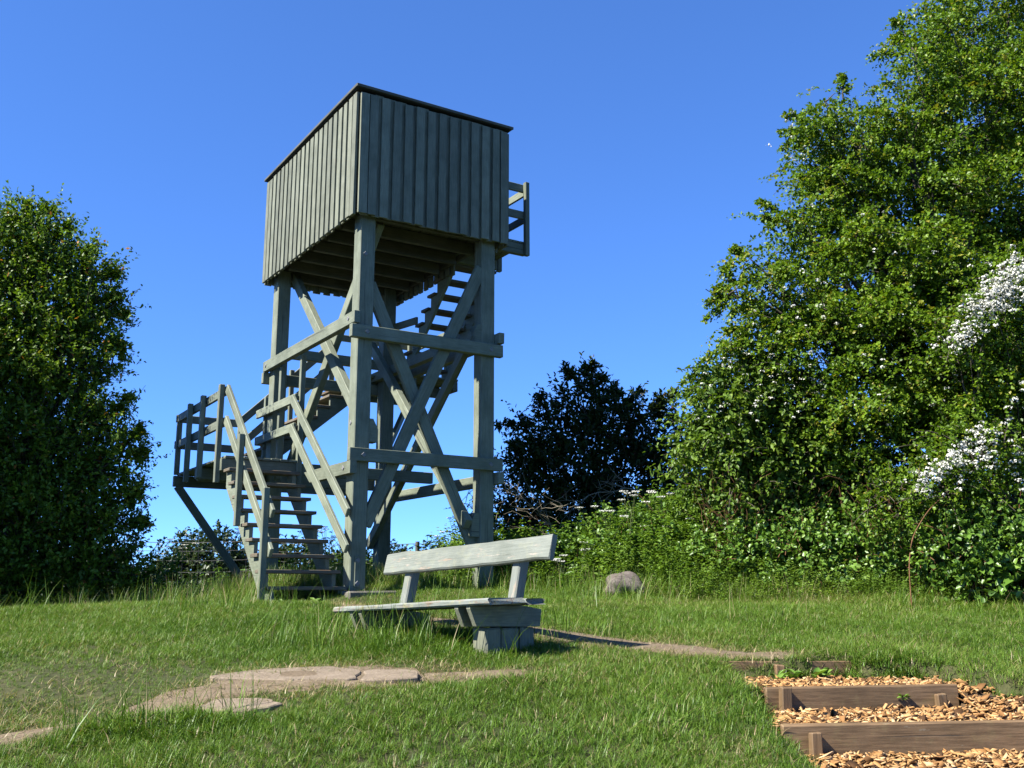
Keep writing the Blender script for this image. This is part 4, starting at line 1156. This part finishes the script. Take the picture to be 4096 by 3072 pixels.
# --- stock fence
FN = empty('wire_fence', (-6, 19, H(-6, 19)))
tag(FN, 'sagging thin wire mesh fence behind the tower', 'fence')
fx = [-16.0, -12.0, -8.2, -4.9, -1.8, 1.5, 5.0]
fb = np.array(FN.location)
zt = lambda x: 2.52 - .015 * (x + 6)
for x in fx:
    P = np.array([(x, 19, H(x, 19) - .2), (x + .02, 19, zt(x) + .04)])
    V, F = tubes([(P, np.array([.045, .04]))], 8)
    mesh_obj('post', fast_mesh('post', V - fb, F, M['joist']), FN)
wires = []
for dz in (0, -.16, -.34, -.55):
    P = []
    for a, b in zip(fx[:-1], fx[1:]):
        for t in np.linspace(0, 1, 9)[:-1]:
            x = a + (b - a) * t
            P.append((x, 19, zt(x) + dz - .05 * 4 * t * (1 - t)))
    wires.append((np.array(P), np.full(len(P), .004 if dz else .006)))
for x in np.arange(-15.8, 4.8, .3):
    wires.append((np.array([(x, 19, zt(x) - .05), (x + .02, 19, zt(x) - .9)]), np.full(2, .0022)))
for i, wv in enumerate(wires[:4]):
    V, F = tubes([wv], 4); mesh_obj('wire', fast_mesh('wire', V - fb, F, M['wire']), FN)
V, F = tubes(wires[4:], 3)
tag(mesh_obj('wire_mesh', fast_mesh('wire_mesh', V - fb, F, M['wire']), FN), kind='stuff')

# ------------------------------------------------------------------ grass
def tuft_mesh(name, seed, nb, h, spread, curl, dry=.06, wid=.005):
    g = np.random.default_rng(seed)
    seg = 4
    a = g.uniform(0, 6.28, nb); lean = g.uniform(.05, .5, nb) * curl
    b = np.stack([g.normal(0, spread, nb), g.normal(0, spread, nb), np.full(nb, -.01)], 1)
    hh = h * g.uniform(.5, 1.15, nb); w = wid * g.uniform(.7, 1.3, nb)
    d = np.stack([np.cos(a), np.sin(a), np.zeros(nb)], 1); s = np.stack([-np.sin(a), np.cos(a), np.zeros(nb)], 1)
    f = np.linspace(0, 1, seg)
    C = b[:, None, :] + d[:, None, :] * (hh * lean)[:, None, None] * (f[None, :, None] + 1.6 * f[None, :, None] ** 2.2) * .8
    C[..., 2] += hh[:, None] * (f[None, :] - .38 * lean[:, None] * f[None, :] ** 2)
    ww = w[:, None] * (1 - .9 * f[None, :] ** 1.5)
    L = C + s[:, None, :] * ww[..., None] * .5; Rr = C - s[:, None, :] * ww[..., None] * .5
    V = np.stack([L, Rr], 2).reshape(-1, 3)
    F = []
    for k in range(seg - 1):
        F.append([2 * k, 2 * k + 1, 2 * k + 3, 2 * k + 2])
    F = (np.array(F)[None] + np.arange(nb)[:, None, None] * seg * 2).reshape(-1, 4)
    t = np.clip(g.normal(.42, .16, nb), .05, .8); t = np.where(g.random(nb) < dry, g.uniform(.9, 1, nb), t)
    return fast_mesh(name, V, F, M['grass'], np.repeat(t, seg * 2))

def scatter(name, label, V, F, dens, size, tufts, seed, factor, patch=None):
    tc = bpy.data.collections.new(name + '_blades')
    for me in tufts:
        tc.objects.link(bpy.data.objects.new('tuft', me))
    me = fast_mesh(name, V, F, M['grass'])
    for nm, val in (('dens', dens), ('size', size), ('patch', PATCH if patch is None else patch)):
        at = me.attributes.new(nm, 'FLOAT', 'POINT'); at.data.foreach_set('value', np.ascontiguousarray(val, np.float32))
    o = mesh_obj(name, me)
    tag(o, label, 'grass', kind='stuff')
    ng = bpy.data.node_groups.new(name, 'GeometryNodeTree')
    ng.interface.new_socket('Geometry', in_out='INPUT', socket_type='NodeSocketGeometry')
    ng.interface.new_socket('Geometry', in_out='OUTPUT', socket_type='NodeSocketGeometry')
    n = ng.nodes; Lk = ng.links.new
    gi = n.new('NodeGroupInput'); go = n.new('NodeGroupOutput')
    ds = n.new('GeometryNodeDistributePointsOnFaces'); ds.inputs['Seed'].default_value = seed
    na = n.new('GeometryNodeInputNamedAttribute'); na.data_type = 'FLOAT'; na.inputs['Name'].default_value = 'dens'
    mu = n.new('ShaderNodeMath'); mu.operation = 'MULTIPLY'; mu.inputs[1].default_value = factor
    Lk(na.outputs['Attribute'], mu.inputs[0]); Lk(mu.outputs[0], ds.inputs['Density'])
    Lk(gi.outputs[0], ds.inputs['Mesh'])
    ci = n.new('GeometryNodeCollectionInfo'); ci.inputs['Collection'].default_value = tc
    ci.inputs['Separate Children'].default_value = True; ci.inputs['Reset Children'].default_value = True
    ip = n.new('GeometryNodeInstanceOnPoints'); ip.inputs['Pick Instance'].default_value = True
    Lk(ds.outputs['Points'], ip.inputs['Points']); Lk(ci.outputs[0], ip.inputs['Instance'])
    rv = n.new('FunctionNodeRandomValue'); rv.data_type = 'FLOAT_VECTOR'
    rv.inputs[0].default_value = (-.22, -.22, 0); rv.inputs[1].default_value = (.22, .22, 6.283)
    Lk(rv.outputs[0], ip.inputs['Rotation'])
    sa = n.new('GeometryNodeInputNamedAttribute'); sa.data_type = 'FLOAT'; sa.inputs['Name'].default_value = 'size'
    rs = n.new('FunctionNodeRandomValue'); rs.data_type = 'FLOAT'; rs.inputs[2].default_value = .65; rs.inputs[3].default_value = 1.35
    m2 = n.new('ShaderNodeMath'); m2.operation = 'MULTIPLY'
    Lk(sa.outputs['Attribute'], m2.inputs[0]); Lk(rs.outputs[1], m2.inputs[1]); Lk(m2.outputs[0], ip.inputs['Scale'])
    Lk(ip.outputs[0], go.inputs[0])
    md = o.modifiers.new('scatter', 'NODES'); md.node_group = ng
    return o

gx = np.arange(-11, 10.01, .1); gy = np.arange(3.8, 19.01, .1)
LV, LF = ground_grid(gx, gy)
V, F = LV, LF
x, y = V[:, 0], V[:, 1]
def vnoise(x, y, s, seed):
    g = np.random.default_rng(seed)
    out = np.zeros_like(x)
    for k in range(6):
        a = g.uniform(0, 6.28); fr = s * g.uniform(.6, 1.8)
        out += np.sin((x * math.cos(a) + y * math.sin(a)) * fr + g.uniform(0, 6.28))
    return out / 6
nz = vnoise(x, y, 2.2, 1) + .6 * vnoise(x, y, 6.0, 2)
PATCH = .16 * vnoise(x, y, 1.1, 21) + .14 * vnoise(x, y, 3.3, 22) + .05
PATCH = PATCH + .10 * sstep(9.5, 12.5, y) - .06 * sstep(6.5, 5, y)
dens = 1.0 + .5 * nz
for pts, wid, _ in TRAILS:
    r = seg_dist(x, y, pts, wid) + .35 * vnoise(x, y, 9.0, 5)
    dens *= .04 + .96 * sstep(.75, 1.35, r)
for (cx, cy, rx, ry) in ((-1.35, 6.60, .66, .22), (-.78, 6.57, .2, .14), (-1.5, 5.92, .27, .16)):
    dens *= sstep(.8, 1.2, np.sqrt(((x - cx) / rx) ** 2 + ((y - cy) / ry) ** 2))
czm = np.zeros_like(x)
czm = chip_zone(x, y) * chip_zone(x + .12 + .05 * np.sin(9 * y), y) * chip_zone(x - .05, y) * chip_zone(x, y + .12 + .05 * np.sin(11 * x))
dens *= 1 - czm
dens = np.clip(dens, 0, 1.6)
# how tall it grows: short lawn, longer tussocks, tall against the bushes and behind the tower
size = .47 + .16 * vnoise(x, y, 1.4, 8) + .2 * np.maximum(vnoise(x, y, 4.5, 9), 0)
size += .15 * sstep(11.6, 13.6, y) * sstep(-2.0, -4.5, x)
size += .6 * sstep(12.9, 14.5, y)
size += .75 * sstep(11.5, 12.8, y + .35 * np.maximum(x - 2.5, 0)) * sstep(.4, 1.6, x)
size += .5 * sstep(9.5, 11.5, y + .4 * np.maximum(x - 3.5, 0)) * sstep(2.5, 4, x)
size += .75 * np.exp(-(((x + 1.95) / .5) ** 2 + ((y - 5.62) / .22) ** 2))
size += .35 * np.exp(-(((x + .75) / .9) ** 2 + ((y - 7.75) / .5) ** 2))
size -= .3 * np.exp(-(((x + 2.6) / 1.2) ** 2 + ((y - 6.3) / .8) ** 2))
for pts, wid, _ in TRAILS:
    size *= .55 + .45 * sstep(.9, 2.2, seg_dist(x, y, pts, wid))
far = sstep(9, 15, y)
size -= .25 * np.exp(-(((x + 1.75) / .6) ** 2 + ((y - 11.95) / .45) ** 2))
size = np.maximum(size, .22)
short = [tuft_mesh('tuft', 300 + i, 14, .115, .034, 1.5 + .35 * (i % 3), dry=.03 + .04 * (i % 2), wid=.0075) for i in range(7)]
dryt = [tuft_mesh('tuft_dry', 320 + i, 11, .055, .035, 2.3, dry=.7, wid=.004) for i in range(3)]
tall = [tuft_mesh('tuft_tall', 330 + i, 8, .30, .035, .75, dry=.12, wid=.005) for i in range(4)]
fc = V[F].mean(1)
vis = (np.abs(fc[:, 0]) < fc[:, 1] * .56 + 1.0)
scatter('grass', 'short green lawn grass on the slope in front of the tower', V, F[vis], dens * (1 - .6 * far), size * (1 + .25 * far), short, 1, 850)
# straw-coloured, trampled grass along the trails and in worn spots
dr = np.zeros_like(x)
for pts, wid, _ in TRAILS:
    r = seg_dist(x, y, pts, wid)
    dr = np.maximum(dr, np.exp(-((r - 1.15) / .5) ** 2))
for (cx, cy, rr) in ((-3.9, 7.9, .4), (-2.9, 5.6, .5), (-.9, 7.2, .35), (-1.9, 11.7, .3), (1.1, 5.2, .25), (.2, 6.6, .3)):
    dr = np.maximum(dr, .9 * np.exp(-((x - cx) ** 2 + (y - cy) ** 2) / rr ** 2))
dr += .03 + .10 * np.maximum(vnoise(x, y, 3.0, 12), 0)
scatter('dry_grass', 'straw-coloured trampled grass along the bare trails', V, F[vis], dr * (1 - czm), np.ones_like(x) * .95, dryt, 2, 420)
td = np.clip(.12 * np.maximum(vnoise(x, y, 2.0, 14), 0) * sstep(7.5, 9, y), 0, 1)
td += .10 * sstep(10.9, 11.8, y) * sstep(-2.2, -4, x) + .7 * sstep(12.8, 14, y)
td += .8 * sstep(11.6, 12.6, y + .35 * np.maximum(x - 2.5, 0)) * sstep(.4, 1.6, x)
td += .2 * np.exp(-(((x + 1.95) / .5) ** 2 + ((y - 5.6) / .2) ** 2)) + .5 * np.exp(-(((x + .8) / .9) ** 2 + ((y - 8.0) / .45) ** 2))
td *= 1 - czm
scatter('tall_grass', 'longer seeding grass on the crest and along the bushes', V, F[vis], td, np.ones_like(x), tall, 3, 230)

# nettles and other leafy weeds covering the bank
def sprig_mesh(name, seed, h, ns=4, ll=.062, lw=.034):
    g = np.random.default_rng(seed)
    PP, AA, NN, SS = [], [], [], []
    for _ in range(ns):
        b = np.array([g.normal(0, .05), g.normal(0, .05), 0]); t = b + np.array([g.normal(0, .10), g.normal(0, .10), h * g.uniform(.65, 1.1)])
        m = 16
        f = np.sort(g.uniform(.2, 1, m))
        a = g.uniform(0, 6.28) + np.arange(m) * 2.4
        PP.append(b + (t - b) * f[:, None])
        AA.append(unit(np.stack([np.cos(a), np.sin(a), g.normal(.05, .25, m)], 1)))
        NN.append(unit(np.array([0, 0, 1.]) + g.normal(0, .3, (m, 3)))); SS.append(1.15 - .65 * f)
    P = np.concatenate(PP); k = len(P); S = np.concatenate(SS) * g.uniform(.8, 1.2, k)
    V, F, T = leaves(P, np.concatenate(AA), np.concatenate(NN), ll * S, lw * S, np.clip(g.normal(.5, .18, k), .05, .9), True)
    return fast_mesh(name, V, F, M['nettle'], T)
M['nettle'] = leaf_mat('nettle_leaf', [(0.0, (0.0339, 0.0735, 0.0113)), (0.5, (0.0769, 0.1414, 0.0181)), (1.0, (0.1357, 0.2036, 0.0339))], 0.36, rough=0.5, inst=0.3, spec=0.15)
nt_ = [sprig_mesh('sprig', 500 + i, .46 + .07 * (i % 3)) for i in range(5)]
yb = 12.35 - .36 * np.maximum(x - 2.5, 0)
nd = sstep(-.8, .1, y - yb - .9 * sstep(2.4, 1.6, x) + .45 * vnoise(x, y, 2.0, 31)) * sstep(.5, 1.7, x) * (1 - sstep(3.0, 3.6, y - yb))
nd += .8 * sstep(13.4, 14.4, y) * sstep(2.2, .8, x) * sstep(-1.2, -.2, x) * (1 - sstep(16, 17, y))
nsz = .5 + .75 * sstep(-.7, 1.2, y - yb) + .15 * vnoise(x, y, 3.0, 33)
scatter('nettles', 'bank of soft green nettles and tall weeds in front of the bushes', V, F[vis], nd, nsz, nt_, 5, 150, PATCH * .8)
